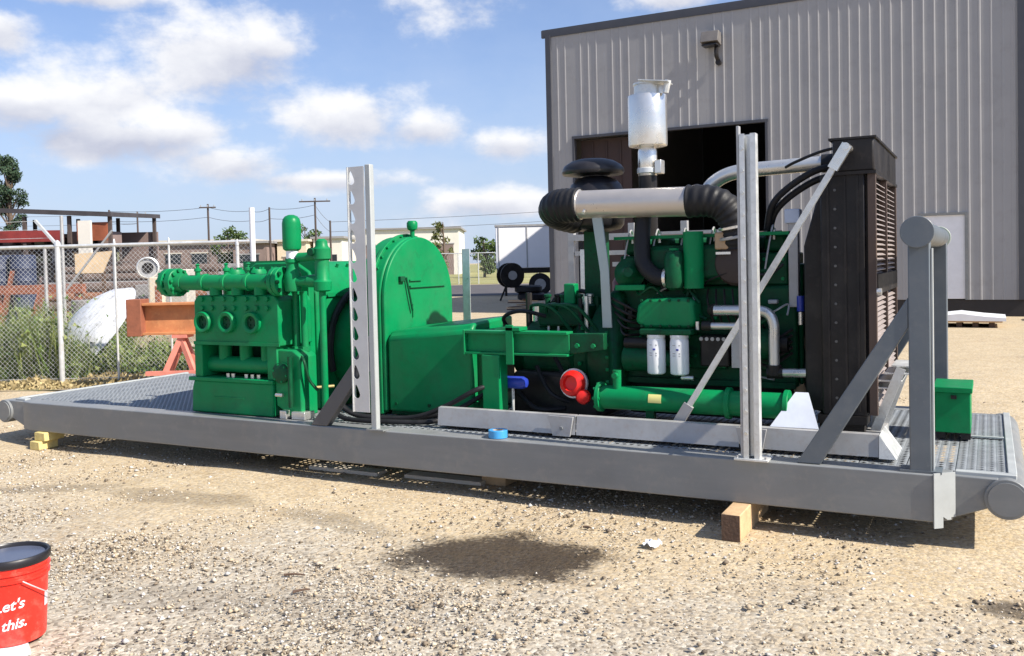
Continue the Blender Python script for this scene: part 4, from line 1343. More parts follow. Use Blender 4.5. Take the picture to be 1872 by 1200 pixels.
    T([(-5.31, y + 0.30, 1.32), (-5.0, y + 0.29, 1.36), (-4.7, y + 0.30, 1.34), (-4.52, y + 0.27, 1.30)], 0.014, n=8).build('lube_line', GREEN_SHADE, t)
    # tee, relief line and dampener
    C((-4.456, y + 0.04, 1.395), (-4.26, y + 0.06, 1.395), 0.036, n=18).build('relief_pipe', GREEN, t)
    te = MB().lathe([(0.055, -0.07), (0.06, -0.05), (0.06, 0.05), (0.05, 0.07), (0.042, 0.10), (0.042, 0.13), (0.052, 0.135), (0.052, 0.16)], (-4.40, y + 0.05, 1.395), n=18).build('tee', GREEN, t)
    MB().bolts((-4.40, y + 0.05, 1.53), (0, 0, 1), 0.04, 0.010, 0.03, 6).build('tee_bolts', GREEN_SHADE, te)
    C((-4.40, y + 0.05, 1.555), (-4.40, y + 0.05, 1.625), 0.043, n=22).build('white_collar', WHITE, t)
    MB().lathe([(0.045, 0), (0.062, 0.012), (0.066, 0.03), (0.066, 0.195), (0.060, 0.225), (0.045, 0.245), (0.02, 0.256)], (-4.40, y + 0.05, 1.612), n=26).build('dampener', GREEN, t)
    C((-4.345, y + 0.05, 1.565), (-4.16, y + 0.07, 1.57), 0.032, n=14).build('bypass_pipe', GREEN, t)
    v = MB().lathe([(0.04, -0.12), (0.062, -0.11), (0.066, -0.05), (0.050, -0.03), (0.050, 0.10), (0.062, 0.11), (0.062, 0.18), (0.045, 0.20), (0.04, 0.235), (0.022, 0.25)], (-4.15, y + 0.07, 1.44), n=20).build('relief_valve', GREEN, t)
    C((-4.26, y + 0.06, 1.395), (-4.15, y + 0.07, 1.395), 0.045, n=16).build('union', GREEN, v)
    C((-4.19, y - 0.01, 1.60), (-4.19, y + 0.06, 1.60), 0.028, n=10).build('valve_cap', GREEN_SHADE, v)
    C((-4.155, y + 0.07, ZD + 0.012), (-4.155, y + 0.07, 1.33), 0.024, n=14).build('drain_pipe', GREEN, t)
    # side frame columns and lubricator housing
    for x in (-4.475, -4.40):
        C((x, y + 0.16, 0.90), (x, y + 0.16, 1.32), 0.026, n=14).build('tie_rod', GREEN, t)
        C((x, y + 0.16, 0.885), (x, y + 0.16, 0.92), 0.040, n=6).build('tie_nut', GREEN, t)
    lub = MB().prism([(-4.56, 0.50), (-4.43, 0.43), (-4.33, 0.43), (-4.33, 0.86), (-4.40, 0.905), (-4.55, 0.905), (-4.58, 0.86)], 'y', y + 0.02, y + 0.20).build('lubricator_housing', GREEN, t, bevel=0.01)
    MB().lathe([(0.075, -0.004), (0.075, 0.02), (0.055, 0.03), (0.03, 0.032)], (-4.50, y + 0.02, 0.74), (0, -1, 0), n=22).build('round_cover', GREEN_SHADE, lub)
    MB().bolts((-4.50, y + 0.0, 0.74), (0, -1, 0), 0.062, 0.008, 0.012, 6).build('cover_bolts', GREEN, lub)
    C((-4.53, y - 0.015, 0.585), (-4.47, y - 0.015, 0.585), 0.014, n=8).build('oil_fitting', ALU, lub)
    C((-4.40, y - 0.01, 0.50), (-4.40, y - 0.01, 0.86), 0.017, n=10).build('oil_pipe', GREEN_SHADE, lub)
    B(-4.50, -4.44, y - 0.02, y + 0.10, ZD + 0.003, 0.475).build('foot_clamp', ALU, t, bevel=0.004)
    B(-4.40, -4.28, y - 0.01, y + 0.10, ZD + 0.003, 0.47).build('foot_clamp', ALU, t, bevel=0.004)
    # power end
    pe = MB().prism([(-5.30, ZD + 0.004), (-4.50, ZD + 0.004), (-4.50, 1.29), (-4.57, 1.46), (-4.70, 1.535), (-5.10, 1.535), (-5.23, 1.46), (-5.30, 1.29)], 'y', 5.42, 6.72).build('power_end', GREEN, t, bevel=0.012)
    B(-5.28, -4.52, 5.36, 5.42, 0.70, 1.36).build('spacer_frame', GREEN, t, bevel=0.006)
    B(-5.25, -4.515, 5.445, 5.475, 1.30, 1.55).build('top_rib', GREEN, pe)
    B(-4.500, -4.485, 5.47, 6.70, 1.262, 1.292).build('cover_flange', GREEN, pe)
    m = MB()
    for k in range(11):
        m.cyl((-4.50, 5.53 + k * 0.115, 1.277), (-4.472, 5.53 + k * 0.115, 1.277), 0.011, n=6)
    for k in range(9):
        m.cyl((-4.62, 5.56 + k * 0.13, 1.485), (-4.605, 5.56 + k * 0.13, 1.515), 0.011, n=6)
    m.build('cover_bolts', GREEN, pe)
    B(-4.500, -4.488, 5.47, 5.52, ZD + 0.01, 1.262).build('side_rib', GREEN, pe)
    B(-4.70, -4.45, 5.44, 6.70, ZD + 0.005, 0.47).build('mounting_rail', GREEN, pe)
    # crankshaft drum; black strip stands in for the dark gap around it
    dr = C((-4.498, 5.96, 0.86), (-4.14, 5.96, 0.86), 0.40, n=48).build('drive_drum', GREEN, t, bevel=0.012)
    arc = []
    for k in range(15):
        a = R(200 - k * 11)
        arc.append((-4.44, 5.96 + 0.47 * math.cos(a) * 1.0, 0.86 + 0.47 * math.sin(a)))
    T(arc, 0.028, n=8, sub=1).build('dark_gap_strip', RUBBER, t)
    MB().bolts((-4.14, 5.96, 0.86), (1, 0, 0), 0.3, 0.014, 0.015, 10).build('drum_bolts', GREEN, dr)
    C((-4.36, 5.16, 0.62), (-4.26, 5.30, 0.62), 0.012, n=8).build('grease_line', M('brass_fitting', (0, 0, 0)), t)
    T([(-4.42, 5.10, 0.86), (-4.30, 5.02, 0.84), (-4.27, 5.04, 0.70), (-4.22, 5.07, 0.62)], 0.011, n=8).build('oil_hose', GREEN_SHADE, t)
make_pump()

# ================================================================== chain case and coupling guard
def make_case():
    t = thing('chain_case', 'tall round-topped bright green gear case beside the notched post', 'gear case', (-3.96, 5.87, ZD))
    yc, zc, r = 5.87, 1.235, 0.475
    def dshape(rr, zb):
        return [(yc - rr, zb)] + [(yc + rr, zb)] + [(yc + rr * math.cos(a), zc + rr * math.sin(a)) for a in [math.pi * k / 28 for k in range(29)]]
    MB().prism(dshape(r, ZD + 0.004), 'x', -4.10, -3.895).build('housing', GREEN, t, bevel=0.012)
    MB().prism(dshape(r - 0.006, ZD + 0.03), 'x', -3.893, -3.862).build('face_cover', GREEN, t, bevel=0.008)
    fl = MB().prism(dshape(r + 0.022, ZD + 0.01), 'x', -3.990, -3.965).build('seam_flange', GREEN, t, bevel=0.003)
    m = MB()
    for k in range(15):
        a = math.pi * (k + 0.5) / 15
        m.cyl((-3.965, yc + (r + 0.006) * math.cos(a), zc + (r + 0.006) * math.sin(a)), (-3.945, yc + (r + 0.006) * math.cos(a), zc + (r + 0.006) * math.sin(a)), 0.010, n=6)
    m.build('flange_bolts', GREEN, fl)
    MB().lathe([(0.018, 0), (0.018, 0.055), (0.036, 0.065), (0.042, 0.085), (0.042, 0.115), (0.030, 0.13)], (-3.90, yc - 0.03, zc + r - 0.012), n=18).build('breather', GREEN, t)
    B(-3.862, -3.846, 5.72, 6.22, 1.322, 1.336).build('cover_seam', GREEN, t)
    B(-3.862, -3.848, 5.72, 5.88, 1.372, 1.382).build('handle', GREEN, t)
    B(-3.862, -3.836, 5.58, 5.64, 1.37, 1.41).build('latch', GREEN_SHADE, t, bevel=0.004)
    T([(-3.845, 5.66, 1.40), (-3.84, 5.69, 1.28), (-3.842, 5.73, 1.15)], 0.008, n=8).build('sight_tube', GREEN_SHADE, t)
    B(-3.862, -3.85, 5.75, 5.76, 1.10, 1.2).build('rib', GREEN, t)
    t = thing('coupling_guard', 'dark green box guard over the drive coupling below the gear case', 'guard', (-3.5, 5.7, ZD))
    m = MB()
    # body with sloping top, bevelled near edge
    v = []
    for x, zt in ((-3.846, 1.015), (-3.145, 1.085)):
        v += [(x, 5.40, ZD + 0.03), (x, 5.40, zt - 0.05), (x, 5.45, zt), (x, 6.02, zt + 0.02), (x, 6.02, ZD + 0.03)]
    m.add(v, [(4, 3, 2, 1, 0), (5, 6, 7, 8, 9)] + [(k, (k + 1) % 5, 5 + (k + 1) % 5, 5 + k) for k in range(5)])
    m.build('shell', GREEN, t, bevel=0.02)
    B(-3.84, -3.15, 5.43, 6.0, ZD + 0.004, ZD + 0.03).build('base_frame', GREEN_SHADE, t)
    m = MB()
    for x in (-3.78, -3.5, -3.22):
        m.cyl((x, 5.392, 0.50), (x, 5.40, 0.50), 0.012, n=6)
    m.build('fixing_bolts', GREEN_SHADE, t)
    B(-3.145, -3.10, 5.47, 5.95, 0.55, 1.03).build('end_flange', GREEN_SHADE, t, bevel=0.01)
    # far side posts on the skid
    o = thing('far_post', 'slim galvanised post on the far beam just right of the gear case', 'post', (-4.05, 6.93, ZD))
    B(-4.09, -4.02, 6.90, 6.905, ZD + 0.001, 1.62).build('front_leaf', GALV, o)
    B(-4.095, -4.09, 6.90, 6.96, ZD + 0.001, 1.62).build('side_leaf', GALV_D, o)
    B(-4.11, -4.0, 6.89, 6.97, ZD + 0.001, ZD + 0.010).build('base_plate', GALV_D, o)
make_case()

# ================================================================== transmission and mount
def make_transmission():
    t = thing('transmission', 'dark green transmission with red capped port between guard and engine', 'transmission', (-2.65, 5.95, ZD))
    MB().lathe([(0.10, 0.0), (0.16, 0.02), (0.18, 0.10), (0.25, 0.16), (0.27, 0.30), (0.27, 0.52), (0.33, 0.58), (0.33, 0.66), (0.38, 0.70), (0.38, 0.86)], (-3.06, 5.95, 0.84), (1, 0, 0), n=32).build('casing', GREEN_SHADE, t)
    B(-2.95, -2.30, 5.62, 6.28, ZD + 0.02, 0.74).build('sump', BLACK, t, bevel=0.03)
    B(-2.78, -2.40, 5.70, 6.10, 1.05, 1.20).build('valve_body', GREEN_SHADE, t, bevel=0.015)
    for k in range(6):
        x = -2.74 + k * 0.06
        MB().lathe([(0.02, 0), (0.02, 0.05), (0.028, 0.055), (0.028, 0.07), (0.01, 0.075)], (x, 5.78 + 0.04 * (k % 2), 1.195), n=8).build('solenoid', random.choice([GREEN_SHADE, BLACK, ALU]), t)
    B(-2.60, -2.52, 5.74, 5.82, 1.20, 1.34).build('breather_block', GREEN, t, bevel=0.008)
    MB().bolts((-2.42, 5.95, 0.84), (-1, 0, 0), 0.35, 0.014, 0.02, 18).build('bell_bolts', GREEN, t)
    for k in range(9):
        a = R(100 + k * 16)
        MB().bar((-2.80, 5.95 + 0.265 * math.cos(a), 0.84 + 0.265 * math.sin(a)), (-2.55, 5.95 + 0.265 * math.cos(a), 0.84 + 0.265 * math.sin(a)), 0.012, 0.03, (0, math.cos(a), math.sin(a))).build('casing_rib', GREEN_SHADE, t)
    # port with red cover and clamp
    c = (-2.42, 5.50, 0.69)
    rd = (-0.0, -1, 0.12)
    C(c, (-2.42, 5.72, 0.69), 0.055, n=18).build('port_neck', BLACK, t)
    MB().lathe([(0.098, 0.0), (0.098, 0.02), (0.07, 0.022)], (-2.425, 5.50, 0.69), rd, n=24).build('port_flange', GALV, t)
    MB().lathe([(0.084, 0.022), (0.086, 0.05), (0.078, 0.075), (0.05, 0.09), (0.045, 0.06), (0.02, 0.055)], (-2.42, 5.50, 0.69), rd, n=24).build('red_cover', RED, t)
    MB().lathe([(0.045, 0), (0.05, 0.03), (0.04, 0.055), (0.02, 0.06)], (-2.345, 5.46, 0.615), (0.3, -1, 0), n=18).build('red_plug', RED, t)
    C((-2.345, 5.46, 0.615), (-2.36, 5.66, 0.62), 0.032, n=12).build('plug_neck', BLACK, t)
    # blue strainer and its drain
    MB().lathe([(0.02, 0), (0.038, 0.012), (0.042, 0.03), (0.042, 0.15), (0.03, 0.175), (0.012, 0.18)], (-2.93, 5.45, 0.685), (1, 0, 0), n=20).build('blue_strainer', BLUE, t)
    C((-2.86, 5.45, ZD + 0.05), (-2.86, 5.45, 0.65), 0.010, n=8).build('drain_rod', GALV, t)
    C((-2.86, 5.45, 0.655), (-2.86, 5.60, 0.66), 0.02, n=10).build('strainer_neck', BLACK, t)
    for k, (a, b_) in enumerate((((-2.75, 5.60, 0.78), (-2.50, 5.58, 0.55)), ((-2.62, 5.60, 0.86), (-2.30, 5.60, 0.58)), ((-2.90, 5.60, 0.60), (-2.55, 5.62, 0.50)))):
        m_ = ((a[0] + b_[0]) / 2, a[1] - 0.06, (a[2] + b_[2]) / 2 - 0.05)
        T([a, m_, b_], 0.016, n=8).build('hose', RUBBER, t)
    T([(-2.95, 5.75, 0.95), (-3.0, 5.6, 1.10), (-2.86, 5.58, 1.16), (-2.70, 5.66, 1.12)], 0.014, n=8).build('hose', RUBBER, t)
    T([(-2.9, 6.1, 1.02), (-2.85, 6.15, 1.22), (-2.6, 6.12, 1.27), (-2.45, 6.05, 1.12)], 0.018, n=8).build('hose', RUBBER, t)
    C((-2.70, 6.15, 1.0), (-2.70, 6.15, 1.33), 0.022, n=10).build('filler_tube', ALU, t)
    C((-2.58, 6.18, 1.0), (-2.58, 6.18, 1.28), 0.012, n=8).build('dipstick', WHITE, t)
    r3_ = random.Random(5)
    for k in range(14):
        x, y_ = r3_.uniform(-2.95, -2.3), r3_.uniform(5.66, 6.1)
        h_ = r3_.uniform(0.05, 0.16)
        C((x, y_, 1.0), (x, y_, 1.12 + h_), r3_.choice([0.010, 0.016, 0.024]), n=8).build(r3_.choice(['fitting', 'valve_stem', 'plug']), r3_.choice([GREEN_SHADE, BLACK, GALV, GREEN_SHADE, ALU]), t)
    for k in range(3):
        x = r3_.uniform(-2.85, -2.55)
        T([(x, 5.66, 1.15), (x + 0.05, 5.6, 1.20), (x + 0.2, 5.58, 1.18), (x + 0.32, 5.63, 1.02)], r3_.choice([0.008, 0.012]), n=6, sub=5).build('hose', r3_.choice([BLACK, GREEN_SHADE, RUBBER]), t)
    # engine mount bracket (T shaped)
    t = thing('mount_bracket', 'green T-shaped support bracket standing over the drip tray', 'bracket', (-2.94, 5.35, ZD))
    m = MB()
    m.box(-3.14, -2.385, 5.335, 5.35, 0.90, 1.025)
    m.box(-3.14, -2.385, 5.30, 5.40, 1.025, 1.043)
    m.box(-3.14, -2.385, 5.30, 5.40, 0.885, 0.900)
    m.build('arm', GREEN, t, bevel=0.003)
    B(-3.152, -3.14, 5.295, 5.405, 0.88, 1.048).build('arm_end_plate', GREEN, t, bevel=0.002)
    B(-3.005, -2.875, 5.29, 5.41, ZD + 0.06, 0.884).build('leg', GREEN, t, bevel=0.006)
    B(-3.04, -2.84, 5.26, 5.44, ZD + 0.008, ZD + 0.06).build('foot', GREEN, t, bevel=0.004)
    B(-2.82, -2.765, 5.283, 5.298, 0.825, 1.085).build('clamp_plate', GREEN, t, bevel=0.003)
    B(-2.82, -2.715, 5.283, 5.40, 1.045, 1.07).build('clamp_lip', GREEN, t, bevel=0.003)
    m = MB().prism([(-2.384, 0.90), (-2.15, 0.93), (-2.15, 1.035), (-2.384, 1.03)], 'y', 5.34, 5.40)
    m.build('arm_nose', GREEN_SHADE, t, bevel=0.004)
    for x in (-2.33, -2.22):
        C((x, 5.325, 0.955), (x, 5.34, 0.955), 0.016, n=6).build('bolt', GREEN, t)
make_transmission()

# ================================================================== engine
def make_engine():
    t = thing('diesel_engine', 'large dark green diesel engine with two white filters', 'engine', (-1.6, 5.95, ZD))
    # block and pan
    blk = B(-2.20, -1.02, 5.64, 6.26, 0.70, 1.32).build('block', GREEN_SHADE, t, bevel=0.02)
    MB().prism([(5.68, 0.70), (6.22, 0.70), (6.12, 0.47), (5.78, 0.47)], 'x', -2.15, -1.06).build('oil_pan', BLACK, t, bevel=0.02)
    m = MB()
    for k in range(14):
        m.cyl((-2.12 + k * 0.08, 5.63, 0.715), (-2.12 + k * 0.08, 5.65, 0.715), 0.012, n=6)
    m.build('pan_bolts', GREEN, t)
    B(-2.19, -1.03, 5.615, 5.66, 0.695, 0.735).build('pan_rail', GREEN_SHADE, t, bevel=0.005)
    B(-2.215, -2.10, 5.52, 6.38, 0.55, 1.30).build('flywheel_housing', GREEN_SHADE, t, bevel=0.06)
    m = MB()
    for k in range(9):
        m.cyl((-2.225, 5.56, 0.62 + k * 0.08), (-2.20, 5.56, 0.62 + k * 0.08), 0.012, n=6)
    m.build('housing_bolts', GREEN, t)
    # side cover doors
    for k in range(3):
        x = -2.02 + k * 0.32
        d = B(x, x + 0.26, 5.61, 5.64, 0.80, 1.02).build('side_cover', GREEN_SHADE, t, bevel=0.012)
        m = MB()
        for bx in (0.02, 0.24):
            for bz in (0.82, 1.0):
                m.cyl((x + bx, 5.60, bz), (x + bx, 5.612, bz), 0.010, n=6)
        m.build('cover_bolts', GREEN, d)
    # heads and rocker covers
    for k in range(6):
        x = -2.16 + k * 0.182
        h = B(x, x + 0.172, 5.68, 6.20, 1.32, 1.52).build('cylinder_head', GREEN_SHADE, t, bevel=0.012)
        B(x + 0.012, x + 0.160, 5.73, 6.14, 1.52, 1.645).build('rocker_cover', GREEN_SHADE, t, bevel=0.03)
        C((x + 0.08, 5.72, 1.60), (x + 0.08, 5.72, 1.67), 0.011, n=8).build('injector', ALU, h)
        T([(x + 0.08, 5.72, 1.66), (x + 0.09, 5.64, 1.68), (x + 0.07, 5.60, 1.54), (x + 0.05, 5.585, 1.40)], 0.006, n=6, sub=4).build('fuel_line', GALV_D, h)
        m = MB()
        for bx in (0.03, 0.14):
            m.cyl((x + bx, 5.67, 1.36), (x + bx, 5.68, 1.36), 0.012, n=6)
            m.cyl((x + bx, 5.67, 1.48), (x + bx, 5.68, 1.48), 0.012, n=6)
        m.build('head_bolts', GREEN, h)
    B(-2.17, -1.05, 5.60, 5.72, 1.625, 1.645).build('walkway_strip', GREEN, t)
    # intake manifold and vertical housings on the near side
    B(-1.93, -1.32, 5.56, 5.68, 1.36, 1.58).build('intake_manifold', GREEN_SHADE, t, bevel=0.03)
    C((-1.62, 5.53, 1.31), (-1.62, 5.53, 1.66), 0.062, n=22).build('water_manifold', GREEN, t)
    MB().lathe([(0.03, 0.0), (0.055, 0.015), (0.062, 0.05), (0.062, 0.20), (0.05, 0.235), (0.025, 0.25)], (-1.735, 5.50, 1.30), n=20).build('coolant_filter_housing', GREEN_SHADE, t)
    C((-1.735, 5.50, 1.53), (-1.735, 5.50, 1.56), 0.03, n=8).build('housing_plug', GREEN, t)
    T([(-1.955, 5.57, 1.78), (-1.955, 5.54, 1.60), (-1.94, 5.52, 1.47), (-1.86, 5.50, 1.39), (-1.78, 5.50, 1.375)], 0.052, n=14).build('breather_hose', RUBBER, t)
    MB().lathe([(0.058, 0), (0.060, 0.004), (0.060, 0.018), (0.058, 0.02)], (-1.80, 5.50, 1.377), (1, 0.0, 0), n=18).build('hose_clamp', STAIN, t)
    MB().lathe([(0.06, 0.0), (0.10, 0.02), (0.10, 0.08), (0.06, 0.10), (0.03, 0.16)], (-2.06, 5.62, 1.40), (0.2, -0.9, 0.1), n=20).build('water_pump', GREEN_SHADE, t)
    B(-2.13, -1.93, 5.50, 5.60, 1.30, 1.335).build('bracket', GREEN, t, bevel=0.005)
    # oil cooler (lighter green box) and filters
    MB().prism([(-1.975, 1.10), (-1.91, 1.065), (-1.62, 1.065), (-1.59, 1.10), (-1.605, 1.235), (-1.66, 1.255), (-1.90, 1.25), (-1.96, 1.21)], 'y', 5.44, 5.64).build('oil_cooler', GREEN, t, bevel=0.02)
    m = MB()
    for k in range(6):
        m.cyl((-1.93 + k * 0.06, 5.43, 1.238), (-1.93 + k * 0.06, 5.445, 1.238), 0.009, n=6)
        m.cyl((-1.93 + k * 0.06, 5.43, 1.08), (-1.93 + k * 0.06, 5.445, 1.08), 0.009, n=6)
    m.build('cooler_bolts', GREEN_SHADE, t)
    B(-1.93, -1.60, 5.38, 5.52, 1.028, 1.066).build('filter_head', GREEN_SHADE, t, bevel=0.01)
    for x in (-1.838, -1.690):
        f = MB().lathe([(0.040, 0), (0.055, 0.008), (0.0575, 0.02), (0.0575, 0.205), (0.053, 0.225), (0.056, 0.23), (0.056, 0.248)], (x, 5.435, 0.780), n=26).build('oil_filter', WHITE, t)
        B(x - 0.004, x + 0.012, 5.3755, 5.380, 0.935, 0.945).build('print_mark', BLUE, f)
        for z in (0.965, 0.915, 0.90):
            B(x - 0.026, x + 0.022, 5.3785, 5.382, z, z + 0.0035).build('print_line', GALV_D, f)
    # lower heat exchanger tube
    hx = C((-2.13, 5.27, 0.648), (-1.02, 5.27, 0.648), 0.073, n=28).build('heat_exchanger', GREEN, t)
    for x in (-2.16, -1.36, -1.03):
        C((x, 5.27, 0.648), (x + 0.028, 5.27, 0.648), 0.092, n=26).build('end_flange', GREEN, hx, bevel=0.003)
    MB().bolts((-2.172, 5.27, 0.648), (1, 0, 0), 0.078, 0.010, 0.045, 8).build('flange_bolts', GREEN, hx)
    C((-2.03, 5.25, 0.70), (-2.03, 5.25, 0.82), 0.026, n=14).build('inlet_neck', GREEN, hx)
    C((-2.03, 5.20, 0.79), (-2.03, 5.27, 0.79), 0.018, n=10).build('drain_cock', GREEN, hx)
    MB().prism([(5.27 + 0.0755 * math.cos(a), 0.648 + 0.0755 * math.sin(a)) for a in [R(180 - q) for q in range(-8, 40, 8)]] + [(5.27 + 0.0735 * math.cos(a), 0.648 + 0.0735 * math.sin(a)) for a in [R(180 - q) for q in range(32, -16, -8)]], 'x', -1.815, -1.735).build('yellow_tag', M('yellow_label', (0.75, 0.70, 0.25), 0.5), hx)
    for x in (-1.85, -1.25):
        B(x, x + 0.05, 5.25, 5.30, ZD + 0.006, 0.58).build('saddle', GREEN_SHADE, hx)
    # near side details: starter, lines, boxes
    MB().lathe([(0.05, 0), (0.085, 0.02), (0.085, 0.22), (0.06, 0.25), (0.05, 0.36), (0.035, 0.38)], (-2.08, 5.50, 0.87), (1, 0, 0), n=22).build('starter_motor', GREEN_SHADE, t)
    C((-2.05, 5.46, 0.97), (-1.90, 5.46, 0.97), 0.035, n=14).build('starter_solenoid', BLACK, t)
    B(-1.58, -1.40, 5.50, 5.62, 0.83, 1.02).build('control_module', BLACK, t, bevel=0.01)
    for k in range(5):
        C((-1.57 + k * 0.035, 5.49, 1.0), (-1.57 + k * 0.035, 5.50, 1.0), 0.012, n=8).build('connector', GALV_D, t)
    MB().lathe([(0.04, 0), (0.09, 0.015), (0.10, 0.05), (0.10, 0.15), (0.08, 0.18), (0.03, 0.19)], (-1.30, 5.56, 0.97), (1, 0, 0), n=22).build('alternator', GREEN_SHADE, t)
    C((-1.10, 5.56, 0.97), (-1.06, 5.56, 0.97), 0.05, n=18).build('pulley', BLACK, t)
    C((-1.00, 5.80, 0.80), (-0.95, 5.80, 0.80), 0.12, n=26).build('pulley', BLACK, t)
    C((-1.00, 5.85, 1.15), (-0.95, 5.85, 1.15), 0.16, n=26).build('pulley', BLACK, t)
    for k in range(6):
        a = 2 * math.pi * k / 6
        MB().bar((-0.93, 5.93 + 0.06 * math.cos(a), 1.20 + 0.06 * math.sin(a)), (-0.90, 5.93 + 0.44 * math.cos(a), 1.20 + 0.44 * math.sin(a)), 0.14, 0.008, (1, 0.4 * math.sin(a), 0.3)).build('fan_blade', BLACK, t)
    B(-1.02, -0.99, 5.66, 6.2, 0.72, 1.45).build('front_cover', GREEN_SHADE, t, bevel=0.02)
    for k in range(7):
        T([(-1.55 + 0.05 * k, 5.60, 1.30), (-1.54 + 0.055 * k, 5.55, 1.22 - 0.02 * k), (-1.50 + 0.05 * k, 5.58, 1.06)], 0.007, n=6, sub=4).build('fuel_line', random.choice([GALV_D, BLACK, GREEN]), t)
    for k in range(5):
        T([(-2.18 + 0.02 * k, 5.52, 1.26 - 0.05 * k), (-2.05, 5.49 - 0.008 * k, 1.20 - 0.045 * k), (-1.96, 5.56, 1.14 - 0.03 * k)], 0.009, n=6, sub=4).build('wiring_harness', BLACK, t)
    # clutter of small lines, clips and brackets on the near side
    r2_ = random.Random(3)
    for k in range(16):
        x, z = r2_.uniform(-2.1, -1.25), r2_.uniform(0.82, 1.5)
        pts = [(x, 5.60, z)]
        for q in range(3):
            x += r2_.uniform(-0.02, 0.14)
            z += r2_.uniform(-0.12, 0.07)
            pts.append((min(x, -1.06), r2_.uniform(5.50, 5.60), max(z, 0.76)))
        T(pts, r2_.choice([0.006, 0.009, 0.013]), n=6, sub=5).build(r2_.choice(['wiring_harness', 'fuel_line', 'coolant_line']), r2_.choice([BLACK, RUBBER, GREEN_SHADE, BLACK, GALV_D]), t)
    for k in range(22):
        x, z = r2_.uniform(-2.15, -1.15), r2_.uniform(0.78, 1.55)
        w_, h_ = r2_.uniform(0.02, 0.06), r2_.uniform(0.02, 0.07)
        B(x, x + w_, 5.575, 5.635, z, z + h_).build(r2_.choice(['bracket', 'pipe_clip', 'sensor', 'boss']), r2_.choice([GREEN_SHADE, GREEN_SHADE, BLACK, GREEN, GALV_D]), t, bevel=0.006)
    for k in range(5):
        z = 0.86 + 0.035 * k
        T([(-1.40, 5.55, z), (-1.30, 5.52, z + 0.05), (-1.18, 5.54, z - 0.02), (-1.04, 5.58, z + 0.06)], 0.010, n=6, sub=5).build('wiring_harness', BLACK, t)
    # coolant pipes, polished
    T([(-1.47, 5.44, 1.180), (-1.30, 5.44, 1.180), (-1.205, 5.44, 1.180), (-1.145, 5.44, 1.155), (-1.120, 5.44, 1.095), (-1.120, 5.44, 1.0), (-1.120, 5.44, 0.86)], 0.031, n=16).build('coolant_pipe', ALU, t)
    C((-1.49, 5.44, 1.085), (-1.33, 5.44, 1.085), 0.022, n=14).build('coolant_pipe', ALU, t)
    C((-1.49, 5.47, 1.18), (-1.46, 5.44, 1.18), 0.038, n=14).build('pipe_coupling', BLACK, t)
    C((-1.545, 5.44, 1.085), (-1.49, 5.44, 1.085), 0.030, n=14).build('pipe_coupling', BLACK, t)
    C((-1.575, 5.44, 1.06), (-1.575, 5.44, 1.11), 0.012, n=8).build('pipe_plug', ALU, t)
    C((-1.120, 5.44, 0.80), (-1.120, 5.44, 0.86), 0.042, n=16).build('pipe_coupling', BLACK, t)
    C((-1.07, 5.44, 0.815), (-0.855, 5.44, 0.82), 0.026, n=14).build('lower_coolant_pipe', ALU, t)
    C((-1.16, 5.44, 0.812), (-1.07, 5.44, 0.815), 0.034, n=14).build('pipe_coupling', BLACK, t)
    C((-1.675, 5.42, 0.765), (-1.60, 5.42, 0.765), 0.014, n=10).build('drain_tap', ALU, t)
    B(-1.36, -1.30, 5.40, 5.42, 0.84, 1.06).build('bracket', GALV_D, t)
    # plates near the radiator
    B(-1.062, -1.005, 5.60, 5.66, 1.19, 1.72).build('cable_duct', GALV_D, t, bevel=0.004)
    B(-1.080, -0.992, 5.585, 5.675, 1.69, 1.775).build('junction_box', M('pale_blue_box', (0.50, 0.56, 0.68), 0.45), t, bevel=0.006)
    C((-0.985, 5.55, 1.17), (-0.985, 5.55, 1.26), 0.022, n=12).build('blue_sensor', BLUE, t)
    C((-0.985, 5.55, 1.09), (-0.985, 5.55, 1.165), 0.016, n=12).build('sensor_fitting', STAIN, t)
    # exhaust manifold, turbo, heat shield
    C((-2.12, 6.12, 1.60), (-1.2, 6.12, 1.60), 0.065, n=18).build('exhaust_manifold', M('scorched_iron', (0.05, 0.035, 0.03), 0.8), t)
    MB().lathe([(0.05, 0), (0.12, 0.02), (0.14, 0.07), (0.12, 0.12), (0.06, 0.14)], (-1.36, 5.64, 1.46), (0, -1, 0), n=24).build('turbo_housing', M('scorched_iron', (0, 0, 0)), t)
    B(-1.48, -1.37, 5.50, 5.62, 1.545, 1.65).build('heat_shield', TAN, t, bevel=0.01)
    B(-1.47, -1.38, 5.49, 5.50, 1.515, 1.530).build('shield_strap', STAIN, t)
    # strap that carries the air pipe
    MB().prism([(-2.275, 1.775), (-2.205, 1.775), (-2.165, 1.45), (-2.150, 1.06), (-2.215, 1.06), (-2.225, 1.42)], 'y', 5.485, 5.50).build('pipe_strap', M('teal_grey_strap', (0.34, 0.40, 0.40), 0.45, metal=0.4), t, bevel=0.003)
    # crossover pipe to the radiator header
    T([(-1.585, 5.72, 1.90), (-1.55, 5.72, 1.955), (-1.47, 5.72, 2.005), (-1.36, 5.72, 2.03), (-1.15, 5.72, 2.038), (-0.93, 5.72, 2.043), (-0.80, 5.72, 2.045)], 0.045, n=16).build('crossover_pipe', ALU, t)
    C((-0.88, 5.72, 2.043), (-0.765, 5.72, 2.046), 0.055, n=16).build('crossover_sleeve', RUBBER, t)
    for dy, dz in ((0, 0), (0.05, -0.05)):
        T([(-0.775, 5.60 + dy, 2.01 + dz), (-0.90, 5.58 + dy, 1.99 + dz), (-1.06, 5.60 + dy, 1.90 + dz), (-1.16, 5.63 + dy, 1.80 + dz), (-1.20, 5.68 + dy, 1.66 + dz)], 0.021, n=10).build('vent_hose', RUBBER, t)
